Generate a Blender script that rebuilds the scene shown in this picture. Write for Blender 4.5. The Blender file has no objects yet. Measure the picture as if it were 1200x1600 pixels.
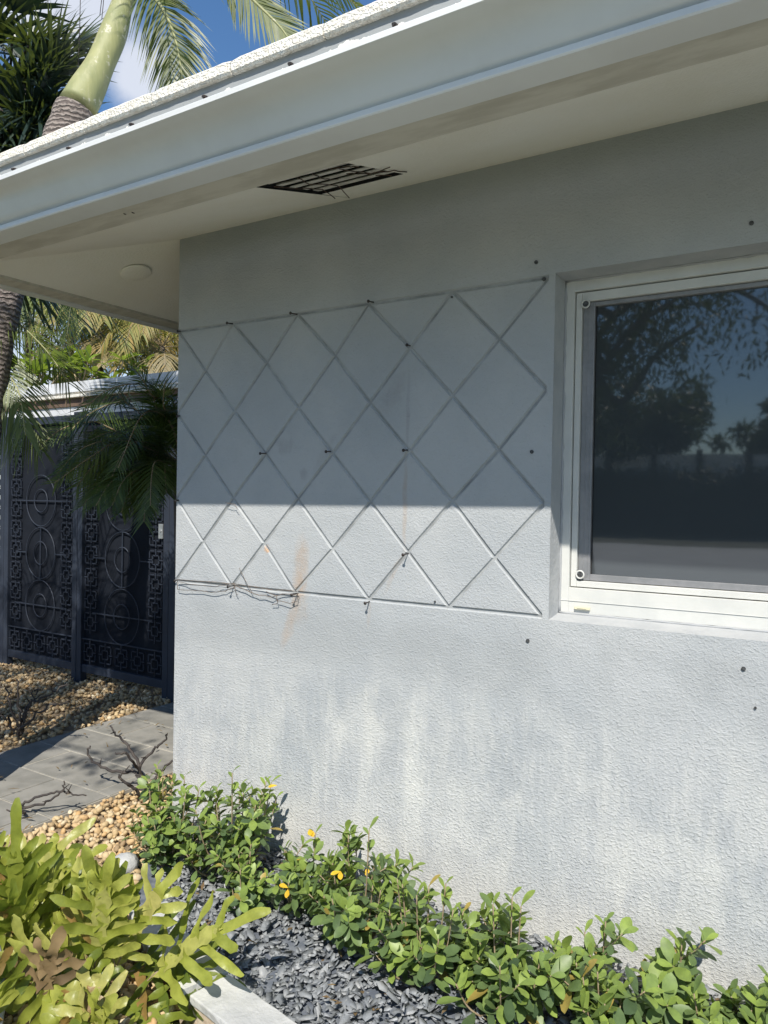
import bpy, math, random
import numpy as np
from mathutils import Vector, Matrix
random.seed(7); rng = np.random.default_rng(7)
scene = bpy.context.scene; COL = scene.collection
PI = math.pi; rad = math.radians

# ---------------------------------------------------------------- camera
CF, CX, CY, CZ, YAW, PIT, ROL = 1167.68, 2.49, -2.33, 1.42, 0.5475, -0.0141, 0.01705
Cc = Vector((CX, CY, CZ))
Fv = Vector((-math.sin(YAW)*math.cos(PIT), math.cos(YAW)*math.cos(PIT), math.sin(PIT)))
R0 = Vector((math.cos(YAW), math.sin(YAW), 0)); U0 = R0.cross(Fv)
Rv = R0*math.cos(ROL)+U0*math.sin(ROL); Uv = -R0*math.sin(ROL)+U0*math.cos(ROL)
cam = bpy.data.cameras.new('camera'); camo = bpy.data.objects.new('camera', cam); COL.objects.link(camo)
M3 = Matrix((Rv, Uv, -Fv)).transposed()
camo.matrix_world = Matrix.Translation(Cc) @ M3.to_4x4()
cam.sensor_fit = 'VERTICAL'; cam.sensor_height = 36; cam.lens = CF/1600*36
cam.clip_start = 0.02; cam.clip_end = 2000
scene.camera = camo
# ---------------------------------------------------------------- sun, sky, exposure
SUN = Vector((0.45, -1.0, 1.25)).normalized()
EL = math.asin(SUN.z); AZ = math.atan2(SUN.x, SUN.y)
w = bpy.data.worlds.new('World'); scene.world = w; w.use_nodes = True
nt = w.node_tree; nt.nodes.clear()
wo = nt.nodes.new('ShaderNodeOutputWorld'); bg = nt.nodes.new('ShaderNodeBackground'); bg.inputs[1].default_value = 0.11
sky = nt.nodes.new('ShaderNodeTexSky'); sky.sky_type = 'NISHITA'; sky.sun_disc = False
sky.sun_elevation = EL; sky.sun_rotation = AZ; sky.air_density = 1.0; sky.dust_density = 0.2; sky.ozone_density = 3.0
L = nt.links.new
hs = nt.nodes.new('ShaderNodeHueSaturation'); hs.inputs['Saturation'].default_value = 1.15; L(sky.outputs[0], hs.inputs['Color'])
tc = nt.nodes.new('ShaderNodeTexCoord')
def wnode(typ, **kw):
    n = nt.nodes.new(typ)
    for k_, v_ in kw.items(): setattr(n, k_, v_)
    return n
def wmath(op, a, b_):
    n = wnode('ShaderNodeMath', operation=op)
    for i_, v_ in enumerate((a, b_)):
        if isinstance(v_, bpy.types.NodeSocket): L(v_, n.inputs[i_])
        else: n.inputs[i_].default_value = v_
    return n.outputs[0]
nz = wnode('ShaderNodeTexNoise'); nz.inputs['Scale'].default_value = 9; nz.inputs['Detail'].default_value = 7; nz.inputs['Roughness'].default_value = .55
L(tc.outputs['Generated'], nz.inputs['Vector'])
nb_ = wnode('ShaderNodeTexNoise'); nb_.inputs['Scale'].default_value = 2.6; nb_.inputs['Detail'].default_value = 6
L(tc.outputs['Generated'], nb_.inputs['Vector'])
def mapr(v, a, b_):
    n = wnode('ShaderNodeMapRange', interpolation_type='SMOOTHSTEP'); n.inputs[1].default_value = a; n.inputs[2].default_value = b_; L(v, n.inputs[0]); return n.outputs[0]
tot = mapr(nb_.outputs[0], .56, .70)
for px_, py_, rr_ in ((222, 120, .050), (75, 30, .070), (135, 5, .055), (60, 640, .14), (250, 600, .12)):
    d_ = (Fv+Rv*((px_-600)/CF)+Uv*((800-py_)/CF)).normalized(); vm = wnode('ShaderNodeVectorMath', operation='DISTANCE'); L(tc.outputs['Generated'], vm.inputs[0]); vm.inputs[1].default_value = d_
    q_ = wmath('ADD', wmath('SUBTRACT', 1.0, wmath('DIVIDE', vm.outputs['Value'], rr_)), wmath('MULTIPLY', wmath('SUBTRACT', nz.outputs[0], .5), 1.6))
    tot = wmath('MAXIMUM', tot, mapr(q_, .0, .75))
mx = wnode('ShaderNodeMix', data_type='RGBA'); mx.inputs[7].default_value = (5.6, 5.8, 6.3, 1)
L(wmath('MULTIPLY', tot, .8), mx.inputs[0]); L(hs.outputs[0], mx.inputs[6]); L(mx.outputs[2], bg.inputs[0]); L(bg.outputs[0], wo.inputs[0])
sl = bpy.data.lights.new('sun', 'SUN'); sl.energy = 4.6; sl.angle = rad(.5); sl.color = (1, .95, .86)
so = bpy.data.objects.new('sun', sl); COL.objects.link(so); so.rotation_euler = SUN.to_track_quat('Z', 'Y').to_euler()
scene.view_settings.view_transform = 'Standard'; scene.view_settings.look = 'None'; scene.view_settings.gamma = 1
scene.view_settings.exposure = 0.5

def P(px, py, d):
    """world point seen at a photo position (1200x1600) at forward distance d"""
    return Cc + d*(Fv + Rv*((px-600)/CF) + Uv*((800-py)/CF))
def at(px, py, ax, v):
    d = Fv + Rv*((px-600)/CF) + Uv*((800-py)/CF); i = 'xyz'.index(ax)
    return Cc + d*((v-Cc[i])/d[i])

# ---------------------------------------------------------------- materials
MAT = {}
def newmat(name):
    m = bpy.data.materials.new(name); m.use_nodes = True; MAT[name] = m
    t = m.node_tree; b = t.nodes['Principled BSDF']; return m, t, b
def N(t, typ, **kw):
    n = t.nodes.new(typ)
    for k, v in kw.items(): setattr(n, k, v)
    return n
def mixc(t, fac, a, b, mode='MIX'):
    n = N(t, 'ShaderNodeMix', data_type='RGBA', blend_type=mode)
    for s, v in ((0, fac), (6, a), (7, b)):
        if isinstance(v, bpy.types.NodeSocket): t.links.new(v, n.inputs[s])
        else: n.inputs[s].default_value = v if s == 0 else (*v, 1)
    return n.outputs[2]
def math_(t, op, a, b=None, c=None, clamp=False):
    n = N(t, 'ShaderNodeMath', operation=op, use_clamp=clamp)
    for i, v in enumerate((a, b, c)):
        if v is None: continue
        if isinstance(v, bpy.types.NodeSocket): t.links.new(v, n.inputs[i])
        else: n.inputs[i].default_value = v
    return n.outputs[0]
def ramp(t, v, a, b):
    n = N(t, 'ShaderNodeMapRange', interpolation_type='SMOOTHSTEP')
    n.inputs[1].default_value = a; n.inputs[2].default_value = b; t.links.new(v, n.inputs[0]); return n.outputs[0]
def noise(t, scale, detail=3, rough=.5, mapping=None, dist=0):
    c = N(t, 'ShaderNodeTexCoord'); n = N(t, 'ShaderNodeTexNoise')
    n.inputs['Scale'].default_value = scale; n.inputs['Detail'].default_value = detail; n.inputs['Roughness'].default_value = rough
    n.inputs['Distortion'].default_value = dist
    if mapping:
        m = N(t, 'ShaderNodeMapping'); m.inputs['Scale'].default_value = mapping; t.links.new(c.outputs['Object'], m.inputs[0]); t.links.new(m.outputs[0], n.inputs['Vector'])
    else: t.links.new(c.outputs['Object'], n.inputs['Vector'])
    return n.outputs[0]
def bump(t, b, h, dist, strength=1, prev=None):
    n = N(t, 'ShaderNodeBump'); n.inputs['Distance'].default_value = dist; n.inputs['Strength'].default_value = strength
    t.links.new(h, n.inputs['Height'])
    if prev is not None: t.links.new(prev, n.inputs['Normal'])
    t.links.new(n.outputs[0], b.inputs['Normal']); return n.outputs[0]
def simple(name, c1, c2=None, scale=8, rough=.6, bs=None, bd=.001, metal=0, spec=.5, mapping=None, bdet=4):
    m, t, b = newmat(name)
    if c2: t.links.new(mixc(t, ramp(t, noise(t, scale, 5, .6, mapping), .35, .65), c1, c2), b.inputs['Base Color'])
    else: b.inputs['Base Color'].default_value = (*c1, 1)
    b.inputs['Roughness'].default_value = rough; b.inputs['Metallic'].default_value = metal
    b.inputs['Specular IOR Level'].default_value = spec
    if bs: bump(t, b, noise(t, bs, bdet, .6), bd)
    return m
def leafmat(name, cols, rough=.4, transl=.3, spec=.5, bs=None):
    """cols: 3 colours chosen by the per-leaf attribute 'var'"""
    m, t, b = newmat(name)
    a = N(t, 'ShaderNodeAttribute', attribute_name='var')
    r = N(t, 'ShaderNodeValToRGB'); e = r.color_ramp.elements
    e[0].position = 0; e[0].color = (*cols[0], 1); e[1].position = 1; e[1].color = (*cols[-1], 1)
    for i, c in enumerate(cols[1:-1]):
        k = e.new((i+1)/(len(cols)-1)); k.color = (*c, 1)
    t.links.new(a.outputs['Fac'], r.inputs[0])
    col = mixc(t, math_(t, 'MULTIPLY', ramp(t, noise(t, 35, 4, .6), .35, .7), .35), r.outputs[0], tuple(x*.55 for x in cols[0]))
    t.links.new(col, b.inputs['Base Color']); b.inputs['Roughness'].default_value = rough; b.inputs['Specular IOR Level'].default_value = spec
    tr = N(t, 'ShaderNodeBsdfTranslucent'); t.links.new(mixc(t, .5, r.outputs[0], (.35, .45, .04), 'MIX'), tr.inputs[0])
    ms = N(t, 'ShaderNodeMixShader'); ms.inputs[0].default_value = transl
    t.links.new(b.outputs[0], ms.inputs[1]); t.links.new(tr.outputs[0], ms.inputs[2]); t.links.new(ms.outputs[0], t.nodes['Material Output'].inputs[0])
    if bs: bump(t, b, noise(t, bs, 3), .002)
    return m

def wall_material():
    m, t, b = newmat('stucco')
    c = N(t, 'ShaderNodeTexCoord'); sp = N(t, 'ShaderNodeSeparateXYZ'); t.links.new(c.outputs['Object'], sp.inputs[0])
    X, Z = sp.outputs[0], sp.outputs[2]
    n1 = noise(t, 1.7, 5, .55); n2 = noise(t, 4.5, 6, .65, (1.9, 1, .65), .6); n3 = noise(t, 15, 6, .7, (3, 1, .45)); n4 = noise(t, 22, 5, .65)
    col = mixc(t, ramp(t, n1, .35, .68), (.35, .37, .388), (.415, .428, .438))
    col = mixc(t, math_(t, 'MULTIPLY', ramp(t, n4, .5, .8), .35), col, (.33, .36, .375))
    # chalky bloom low on the wall, in vertical runs
    zlow = ramp(t, math_(t, 'ADD', Z, math_(t, 'MULTIPLY', n1, .5)), 1.28, .55)
    run = math_(t, 'MULTIPLY', ramp(t, n2, .42, .66), zlow)
    run2 = math_(t, 'MULTIPLY', ramp(t, n3, .46, .66), zlow)
    col = mixc(t, math_(t, 'MULTIPLY', run, .42), col, (.60, .595, .56))
    col = mixc(t, math_(t, 'MULTIPLY', run2, .28), col, (.64, .635, .60))
    fine = math_(t, 'MULTIPLY', ramp(t, noise(t, 42, 5, .7, (1.6, 1, .10)), .56, .64), math_(t, 'MULTIPLY', zlow, ramp(t, n1, .40, .60)))
    col = mixc(t, math_(t, 'MULTIPLY', fine, .38), col, (.62, .62, .60))
    zb = ramp(t, Z, .45, .0)
    col = mixc(t, math_(t, 'MULTIPLY', math_(t, 'MULTIPLY', ramp(t, noise(t, 3.2, 6, .62), .47, .66), zlow), .5), col, (.57, .57, .545))
    col = mixc(t, math_(t, 'MULTIPLY', zb, .35), col, (.58, .57, .53))
    # band of bare grey paint under the sill
    gb = math_(t, 'MULTIPLY', ramp(t, Z, .72, .85), ramp(t, Z, 1.03, .95)); gb = math_(t, 'MULTIPLY', gb, ramp(t, noise(t, 3, 4), .38, .6))
    col = mixc(t, math_(t, 'MULTIPLY', gb, .55), col, (.31, .325, .335))
    # pale runs and dark run near the middle
    n5 = noise(t, 28, 5, .7, (1, 1, .5))
    def blob(cx, cz, rx, rz, amt, colr, nsc=14, slant=0):
        nonlocal col
        wob = math_(t, 'MULTIPLY', math_(t, 'SUBTRACT', noise(t, nsc, 4), .5), rx*2.6)
        dx = math_(t, 'ADD', math_(t, 'SUBTRACT', X, cx), wob)
        dx = math_(t, 'SUBTRACT', dx, math_(t, 'MULTIPLY', math_(t, 'SUBTRACT', Z, cz), slant))
        dx = math_(t, 'DIVIDE', dx, rx); dz = math_(t, 'DIVIDE', math_(t, 'SUBTRACT', Z, cz), rz)
        d = math_(t, 'ADD', math_(t, 'MULTIPLY', dx, dx), math_(t, 'MULTIPLY', dz, dz))
        col = mixc(t, math_(t, 'MULTIPLY', math_(t, 'MULTIPLY', ramp(t, d, 1.15, .0), math_(t, 'MULTIPLY_ADD', ramp(t, n5, .35, .65), .6, .4)), amt), col, colr)
    R_ = (.37, .29, .225); D_ = (.25, .24, .25)
    blob(.682, 1.15, .040, .15, .75, R_, 5); blob(.690, 1.02, .055, .10, .55, R_, 12); blob(.645, .94, .028, .13, .55, R_, 8, .35)
    blob(.515, 1.22, .014, .020, .8, (.5, .25, .08), 30)
    blob(1.157, 1.42, .012, .20, .5, R_, 7); blob(1.165, 1.75, .010, .16, .5, D_, 14); blob(1.10, 1.81, .05, .09, .33, D_, 22, .5)
    blob(1.115, 1.16, .016, .09, .4, R_, 20, .5); blob(.60, 1.63, .06, .04, .33, D_, 26); blob(.70, 1.52, .03, .03, .4, D_, 20)
    blob(.80, 1.60, .03, .09, .25, D_, 22, .6); blob(1.01, 1.0, .01, .06, .3, R_, 14)
    blob(1.03, .62, .045, .19, .35, (.62, .61, .56), 8); blob(1.21, .42, .055, .40, .5, (.66, .655, .61), 6); blob(1.11, .52, .05, .26, .5, (.36, .375, .39), 7)
    blob(1.72, .30, .16, .25, .4, (.40, .42, .43), 5); blob(.86, .5, .05, .2, .35, (.63, .62, .58), 8)
    # mildew specks
    v = N(t, 'ShaderNodeTexVoronoi', feature='DISTANCE_TO_EDGE'); sc = noise(t, 190, 2)
    col = mixc(t, math_(t, 'MULTIPLY', ramp(t, sc, .66, .75), .45), col, (.16, .17, .165))
    t.links.new(col, b.inputs['Base Color']); b.inputs['Roughness'].default_value = .82
    b.inputs['Specular IOR Level'].default_value = .3
    h = noise(t, 170, 3, .6); h2 = noise(t, 88, 3, .6, (1, 1, 1.3), .3); lowz = ramp(t, Z, 1.2, .3)
    pr = bump(t, b, noise(t, 5, 4, .55), .012, .6)
    pr = bump(t, b, h, .0026, .8, pr); amt = math_(t, 'MULTIPLY_ADD', lowz, .55, .45)
    pr = bump(t, b, math_(t, 'MULTIPLY', ramp(t, h2, .42, .75), amt), .0017, 1, pr)
    return m
wall_material()
simple('groove_dark', (.22, .23, .235), (.37, .385, .39), 7, .9, 60, .001)  # mottled grey, darker than the wall, for the floor of the cut grooves
simple('smooth_stucco', (.37, .385, .40), (.42, .43, .44), 12, .8, 60, .0025, spec=.3)
def soffit_material():
    m, t, b = newmat('soffit_paint')
    col = mixc(t, ramp(t, noise(t, 2.5, 4), .35, .7), (.78, .75, .66), (.82, .80, .73))
    col = mixc(t, math_(t, 'MULTIPLY', ramp(t, noise(t, 60, 5, .7), .66, .8), .5), col, (.30, .26, .20))
    t.links.new(col, b.inputs['Base Color']); b.inputs['Roughness'].default_value = .85; b.inputs['Specular IOR Level'].default_value = .2
    bump(t, b, noise(t, 90, 4, .6), .003); return m
soffit_material()
simple('louvre_paint', (.66, .64, .58), (.45, .43, .38), 14, .8, 40, .001)
simple('eave_board', (.46, .435, .375), (.57, .545, .48), 5, .8, 50, .001, spec=.2, mapping=(1, 4, 4))
simple('gutter_paint', (.70, .715, .715), (.65, .66, .66), 3, .34, 7, .0012, spec=.5)
simple('white_frame', (.58, .58, .555), (.53, .535, .515), 9, .38, 14, .0004)
simple('caulk', (.33, .34, .35), None, rough=.7)
simple('grey_aluminium', (.27, .27, .28), (.22, .225, .235), 20, .45, metal=.2)
simple('dark_gap', (.012, .012, .013), rough=.9)
simple('beige_plastic', (.62, .58, .42), rough=.5)
simple('rusty_iron', (.035, .028, .024), (.10, .05, .03), 90, .75, 200, .0006)
simple('nail_iron', (.02, .02, .022), (.05, .035, .03), 120, .6)
simple('plug_metal', (.09, .095, .10), (.03, .03, .03), 150, .5)
simple('wire_metal', (.09, .085, .08), (.18, .13, .10), 60, .6)
simple('gate_paint', (.020, .028, .046), (.015, .021, .035), 5, .68, 60, .0004)
simple('gate_sheet', (.006, .008, .013), (.010, .013, .020), 3, .85, spec=.2)
simple('lock_steel', (.45, .46, .47), (.32, .33, .34), 30, .35, metal=.7)
simple('neighbour_wall', (.46, .45, .42), (.52, .51, .48), 4, .85, 50, .002)
simple('neighbour_trim', (.62, .63, .65), (.52, .53, .55), 5, .5)
simple('brown_wood', (.09, .06, .045), (.14, .09, .06), 8, .8)
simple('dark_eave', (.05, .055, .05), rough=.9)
simple('slate', (.10, .115, .145), (.17, .185, .21), 25, .55, 60, .002)
simple('soil', (.06, .05, .04), (.10, .085, .07), 20, .95, 30, .02)
simple('sand_bed', (.20, .15, .095), (.30, .23, .15), 18, .95, 40, .01)
simple('curb_stone', (.38, .385, .38), (.50, .50, .485), 7, .75, 40, .004)
simple('curb_brick', (.36, .25, .17), (.50, .42, .32), 9, .85, 50, .004, mapping=(1, 1, 3))
simple('white_rock', (.36, .365, .37), (.46, .46, .45), 10, .7, 20, .01)
simple('grout', (.40, .375, .32), (.30, .28, .24), 9, .95)
simple('pavers', (.19, .185, .165), (.26, .25, .225), 6, .7, 60, .0012)
simple('dark_bark', (.035, .030, .030), (.07, .058, .05), 30, .85, 60, .003)
simple('bark', (.07, .055, .045), (.13, .105, .085), 12, .9, 25, .012, mapping=(2, 2, .6))
simple('stem', (.22, .16, .10), (.30, .24, .15), 40, .7)
simple('hose_grey', (.35, .38, .42), None, rough=.4)
simple('dry_grass', (.11, .115, .08), (.16, .16, .12), .8, .95, 30, .02)
simple('lawn', (.045, .075, .02), (.08, .10, .03), 1.5, .95, 60, .02)
simple('bounce_pale', (.30, .29, .25), (.36, .35, .30), 3, .9, 60, .002)
simple('driveway', (.50, .51, .50), (.56, .57, .56), .8, .9, 40, .003)
simple('fence_wall', (.78, .76, .70), (.70, .68, .62), 2, .8)
# roof tile paint (thick textured coating)
m, t, b = newmat('roof_coating')
t.links.new(mixc(t, ramp(t, noise(t, 55, 4), .42, .6), (.70, .66, .58), (.82, .80, .74)), b.inputs['Base Color']); b.inputs['Roughness'].default_value = .8
bump(t, b, ramp(t, noise(t, 120, 3, .5), .40, .60), .0028)
# metal drip edge, white coating run down its lower side
m, t, b = newmat('drip_edge')
c = N(t, 'ShaderNodeTexCoord'); sp = N(t, 'ShaderNodeSeparateXYZ'); t.links.new(c.outputs['Object'], sp.inputs[0])
e1 = math_(t, 'MULTIPLY', ramp(t, noise(t, 24, 3, .6, (1, 1, .02)), .38, .75), .020)
e2 = math_(t, 'MULTIPLY', ramp(t, noise(t, 7, 2, .5, (1, 1, .02)), .52, .75), .012)
edge = math_(t, 'SUBTRACT', math_(t, 'SUBTRACT', sp.outputs[2], math_(t, 'MULTIPLY', math_(t, 'SUBTRACT', sp.outputs[0], 1.5), .0095)), math_(t, 'ADD', math_(t, 'ADD', e1, e2), 2.589))
t.links.new(mixc(t, ramp(t, edge, .0008, -.0008), (.30, .315, .32), (.76, .74, .70)), b.inputs['Base Color']); b.inputs['Roughness'].default_value = .6
# glass: dark, mirror-like
m, t, b = newmat('window_glass')
b.inputs['Base Color'].default_value = (.046, .054, .060, 1); b.inputs['Roughness'].default_value = .028; b.inputs['IOR'].default_value = 1.85
bump(t, b, noise(t, 1.4, 2), .0012)
# pebbles: colour varies per stone
def stonemat(name, cols, rough):
    m, t, b = newmat(name); a = N(t, 'ShaderNodeAttribute', attribute_name='var'); r = N(t, 'ShaderNodeValToRGB'); e = r.color_ramp.elements
    e[0].color = (*cols[0], 1); e[1].color = (*cols[-1], 1)
    for i, c in enumerate(cols[1:-1]): k = e.new((i+1)/(len(cols)-1)); k.color = (*c, 1)
    t.links.new(a.outputs['Fac'], r.inputs[0]); t.links.new(mixc(t, math_(t, 'MULTIPLY', noise(t, 60, 4), .4), r.outputs[0], cols[0]), b.inputs['Base Color']); b.inputs['Roughness'].default_value = rough
    bump(t, b, noise(t, 120, 3), .002)
stonemat('pebble', [(.26, .18, .10), (.46, .34, .18), (.56, .44, .26), (.50, .31, .13), (.62, .55, .40)], .75)
stonemat('slate_chip', [(.11, .118, .128), (.185, .198, .21), (.245, .257, .268), (.34, .348, .355)], .55)
leafmat('shrub_leaf', [(.06, .10, .05), (.105, .16, .07), (.16, .235, .075), (.26, .35, .075), (.40, .30, .08)], .42, .28, .4)
leafmat('yellow_leaf', [(.75, .42, .03), (.8, .55, .04), (.75, .35, .03)], .5, .3)
leafmat('fern_leaf', [(.10, .14, .022), (.22, .26, .035), (.36, .38, .07), (.48, .46, .15), (.30, .18, .06)], .38, .38, .42, 45)
leafmat('fern_dead', [(.16, .10, .05), (.22, .15, .07), (.12, .08, .04)], .8, .15)
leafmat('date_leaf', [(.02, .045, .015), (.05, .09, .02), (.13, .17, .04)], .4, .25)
leafmat('date_leaf_sunny', [(.05, .08, .02), (.10, .14, .03), (.18, .21, .06)], .45, .25)  # lighter copy of date_leaf, sunlight on the fronds put into the colour
leafmat('palm_leaf', [(.05, .08, .02), (.10, .13, .03), (.17, .18, .045)], .4, .35)
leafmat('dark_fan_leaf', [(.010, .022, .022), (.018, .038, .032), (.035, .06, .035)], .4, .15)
leafmat('far_palm_leaf', [(.07, .12, .03), (.14, .19, .05), (.24, .25, .07), (.38, .24, .07), (.34, .28, .17)], .6, .35)
leafmat('bright_leaf', [(.14, .24, .03), (.24, .34, .05), (.34, .42, .08)], .4, .35)
leafmat('tree_leaf', [(.018, .035, .012), (.03, .055, .018), (.05, .08, .02)], .5, .2)
leafmat('hedge_leaf', [(.02, .035, .012), (.03, .05, .018), (.04, .065, .02)], .6, .1)
# palm trunk & crownshaft
m, t, b = newmat('ringed_trunk')
c = N(t, 'ShaderNodeTexCoord'); wv = N(t, 'ShaderNodeTexWave', wave_type='BANDS', bands_direction='Z'); wv.inputs['Scale'].default_value = 12; wv.inputs['Distortion'].default_value = 5; wv.inputs['Detail'].default_value = 4; wv.inputs['Detail Scale'].default_value = 3
t.links.new(c.outputs['Object'], wv.inputs['Vector'])
t.links.new(mixc(t, wv.outputs['Fac'], (.09, .072, .065), (.27, .23, .205)), b.inputs['Base Color']); b.inputs['Roughness'].default_value = .9
pr = bump(t, b, wv.outputs['Fac'], .008); bump(t, b, noise(t, 60, 4, .7, (1, 1, .25)), .004, 1, pr)
m, t, b = newmat('crownshaft')
cg = mixc(t, ramp(t, noise(t, 5, 4, .6, (1, 1, .35)), .35, .65), (.20, .22, .10), (.31, .31, .14))
cg = mixc(t, math_(t, 'MULTIPLY', ramp(t, noise(t, 40, 4, .7, (1, 1, .12)), .5, .7), .5), cg, (.38, .36, .22))
t.links.new(mixc(t, math_(t, 'MULTIPLY', ramp(t, noise(t, 14, 5, .7), .60, .66), .7), cg, (.52, .50, .40)), b.inputs['Base Color']); b.inputs['Roughness'].default_value = .6
bump(t, b, noise(t, 30, 4, .6, (1, 1, .1)), .003)
# ---------------------------------------------------------------- mesh helpers
class MB:
    def __init__(s): s.v = []; s.f = []; s.var = []; s.cv = .5; s.n = 0; s.mi = []; s.cm = 0
    def add(s, vs, fs):
        o = s.n; s.v.extend([tuple(p) for p in vs]); s.n += len(vs); s.var.extend([s.cv]*len(vs))
        s.f.extend([tuple(i+o for i in f) for f in fs]); s.mi.extend([s.cm]*len(fs))
    def box(s, a, b):
        x0, y0, z0 = a; x1, y1, z1 = b
        s.add([(x0,y0,z0),(x1,y0,z0),(x1,y1,z0),(x0,y1,z0),(x0,y0,z1),(x1,y0,z1),(x1,y1,z1),(x0,y1,z1)],
              [(0,3,2,1),(4,5,6,7),(0,1,5,4),(1,2,6,5),(2,3,7,6),(3,0,4,7)])
    def tube(s, pts, r, n=6, cap=True):
        pts = [Vector(p) for p in pts]; k = len(pts); rs = r if isinstance(r, (list, tuple)) else [r]*k
        vs = []; up = None
        for i, p in enumerate(pts):
            d = (pts[min(i+1, k-1)]-pts[max(i-1, 0)]).normalized()
            if up is None: up = d.orthogonal().normalized()
            up = (up-d*up.dot(d))
            up = up.normalized() if up.length > 1e-6 else d.orthogonal().normalized()
            q = d.cross(up)
            for j in range(n):
                a = 2*PI*j/n; vs.append(p+(up*math.cos(a)+q*math.sin(a))*rs[i])
        fs = [(i*n+j, i*n+(j+1) % n, (i+1)*n+(j+1) % n, (i+1)*n+j) for i in range(k-1) for j in range(n)]
        if cap: fs += [tuple(range(n))[::-1], tuple((k-1)*n+j for j in range(n))]
        s.add(vs, fs)
    def build(s, name, mats, parent=None, smooth=False, bevel=0):
        me = bpy.data.meshes.new(name); me.from_pydata(s.v, [], s.f); me.update()
        for mm in (mats if isinstance(mats, (list, tuple)) else [mats]): me.materials.append(MAT[mm])
        if any(s.mi): me.polygons.foreach_set('material_index', s.mi)
        a = me.attributes.new('var', 'FLOAT', 'POINT'); a.data.foreach_set('value', s.var)
        if smooth: me.polygons.foreach_set('use_smooth', [True]*len(me.polygons))
        o = bpy.data.objects.new(name, me); COL.objects.link(o)
        if parent:
            o.parent = parent
            pp = parent
            off = Vector((0, 0, 0))
            while pp: off += pp.location; pp = pp.parent
            me.transform(Matrix.Translation(-off))
        if bevel:
            bv = o.modifiers.new('bevel', 'BEVEL'); bv.width = bevel; bv.segments = 2; bv.limit_method = 'ANGLE'
        return o
def tag(o, label=None, cat=None, group=None, kind=None):
    if label: o['label'] = label
    if cat: o['category'] = cat
    if group: o['group'] = group
    if kind: o['kind'] = kind
    return o
def empty(name, loc, label, cat, group=None):
    o = bpy.data.objects.new(name, None); COL.objects.link(o); o.location = loc; return tag(o, label, cat, group)

# ================================================================ SETTING
# ground sheet
g = MB(); S_ = 400; g.add([(-S_, -S_, -.06), (S_, -S_, -.06), (S_, S_, -.06), (-S_, S_, -.06)], [(0, 1, 2, 3)])
tag(g.build('ground', 'lawn'), kind='structure')
g = MB(); g.add([(1.0, -3.6, -.022), (5.0, -3.6, -.022), (5.0, -1.15, -.022), (1.0, -1.15, -.022)], [(0, 1, 2, 3)]); tag(g.build('bounce_ground', 'bounce_pale'), kind='structure')  # pale ground added out of view to bounce sunlight up to the soffit
g = MB(); g.add([(-60, -35.2, -.052), (60, -35.2, -.052), (60, -27, -.052), (-60, -27, -.052)], [(0, 1, 2, 3)]); tag(g.build('verge', 'dry_grass'), kind='structure')
g = MB(); g.add([(-60, -27, -.05), (60, -27, -.05), (60, -11, -.05), (-60, -11, -.05)], [(0, 1, 2, 3)]); tag(g.build('road', 'driveway'), kind='structure')
# sand under the pebbles
g = MB(); g.box((-7, -2.4, -.3), (.9, 7, -.012)); tag(g.build('gravel_base', 'sand_bed'), kind='structure')
# planting bed
g = MB(); g.box((.12, -.72, -.25), (5, .02, -.008)); tag(g.build('planting_bed', 'slate'), kind='structure')
g = MB(); g.box((.902, -2.4, -.3), (5, -.93, -.03)); tag(g.build('bare_soil', 'soil'), kind='structure')
# paved path: slabs in running bond, x across, y along
g = MB(); ang = rad(0)
y = -2.4; r = 0
px0, px1 = -1.42, -.42
while y < 1.75:
    xx = px0 - (0.0 if r % 2 else .3)
    while xx < px1-.01:
        a, bb = max(xx, px0), min(xx+.6, px1)
        if bb-a > .05:
            dz = rng.uniform(-.002, .002); g.box((a+.006, y+.006, -.02), (bb-.006, y+.294, .0095+dz))
        xx += .6
    y += .3; r += 1
b_ = MB(); b_.box((px0, -2.4, -.05), (px1, 1.75, .005)); tag(b_.build('path_grout', 'grout'), kind='structure')
path = tag(g.build('path', 'pavers', bevel=.003), kind='structure')

# ================================================================ HOUSE
house = empty('house', (0, 0, 0), 'light grey stucco house corner with white eaves and a diamond pattern cut in the wall', 'house')
YB = 6.0; XR = 7.0; ST = 2.55; K = .28
WX0, WX1, WZ0, WZ1 = 1.697, 3.12, 1.054, 2.160
# --- front wall with grooved diamonds
wb = MB()
def inset(poly, offs):
    n = len(poly); out = []
    for i in range(n):
        p0, p1, p2 = Vector(poly[i-1]), Vector(poly[i]), Vector(poly[(i+1) % n])
        d1 = (p1-p0).normalized(); d2 = (p2-p1).normalized()
        n1 = Vector((-d1.y, d1.x)); n2 = Vector((-d2.y, d2.x))   # inward for CCW
        a = p1+n1*offs[i-1]; c_ = p1+n2*offs[i]
        den = d1.x*d2.y-d1.y*d2.x
        if abs(den) < 1e-6: out.append(p1+n2*offs[i]); continue
        tt = ((c_-a).x*d2.y-(c_-a).y*d2.x)/den; out.append(a+d1*tt)
    return out
GD = .0060
def cell(poly, flags):
    A = sum(poly[i-1][0]*poly[i][1]-poly[i][0]*poly[i-1][1] for i in range(len(poly)))
    if A < 0:
        poly = poly[::-1]; n = len(poly); flags = [flags[(n-2-i) % n] for i in range(n)]
    f1 = inset(poly, [.0078 if q else 0 for q in flags]); f2 = inset(poly, [.0030 if q else 0 for q in flags])
    n = len(poly)
    wb.add([(p.x, 0, p.y) for p in f1]+[(p.x, GD+.0012, p.y) for p in f2], [tuple(range(n))]+[(i, i+n, (i+1) % n+n, (i+1) % n) for i in range(n) if flags[i]])
Wd, Zt, Hh = .335, 2.150, 1.094/6
nodes = {}
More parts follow.
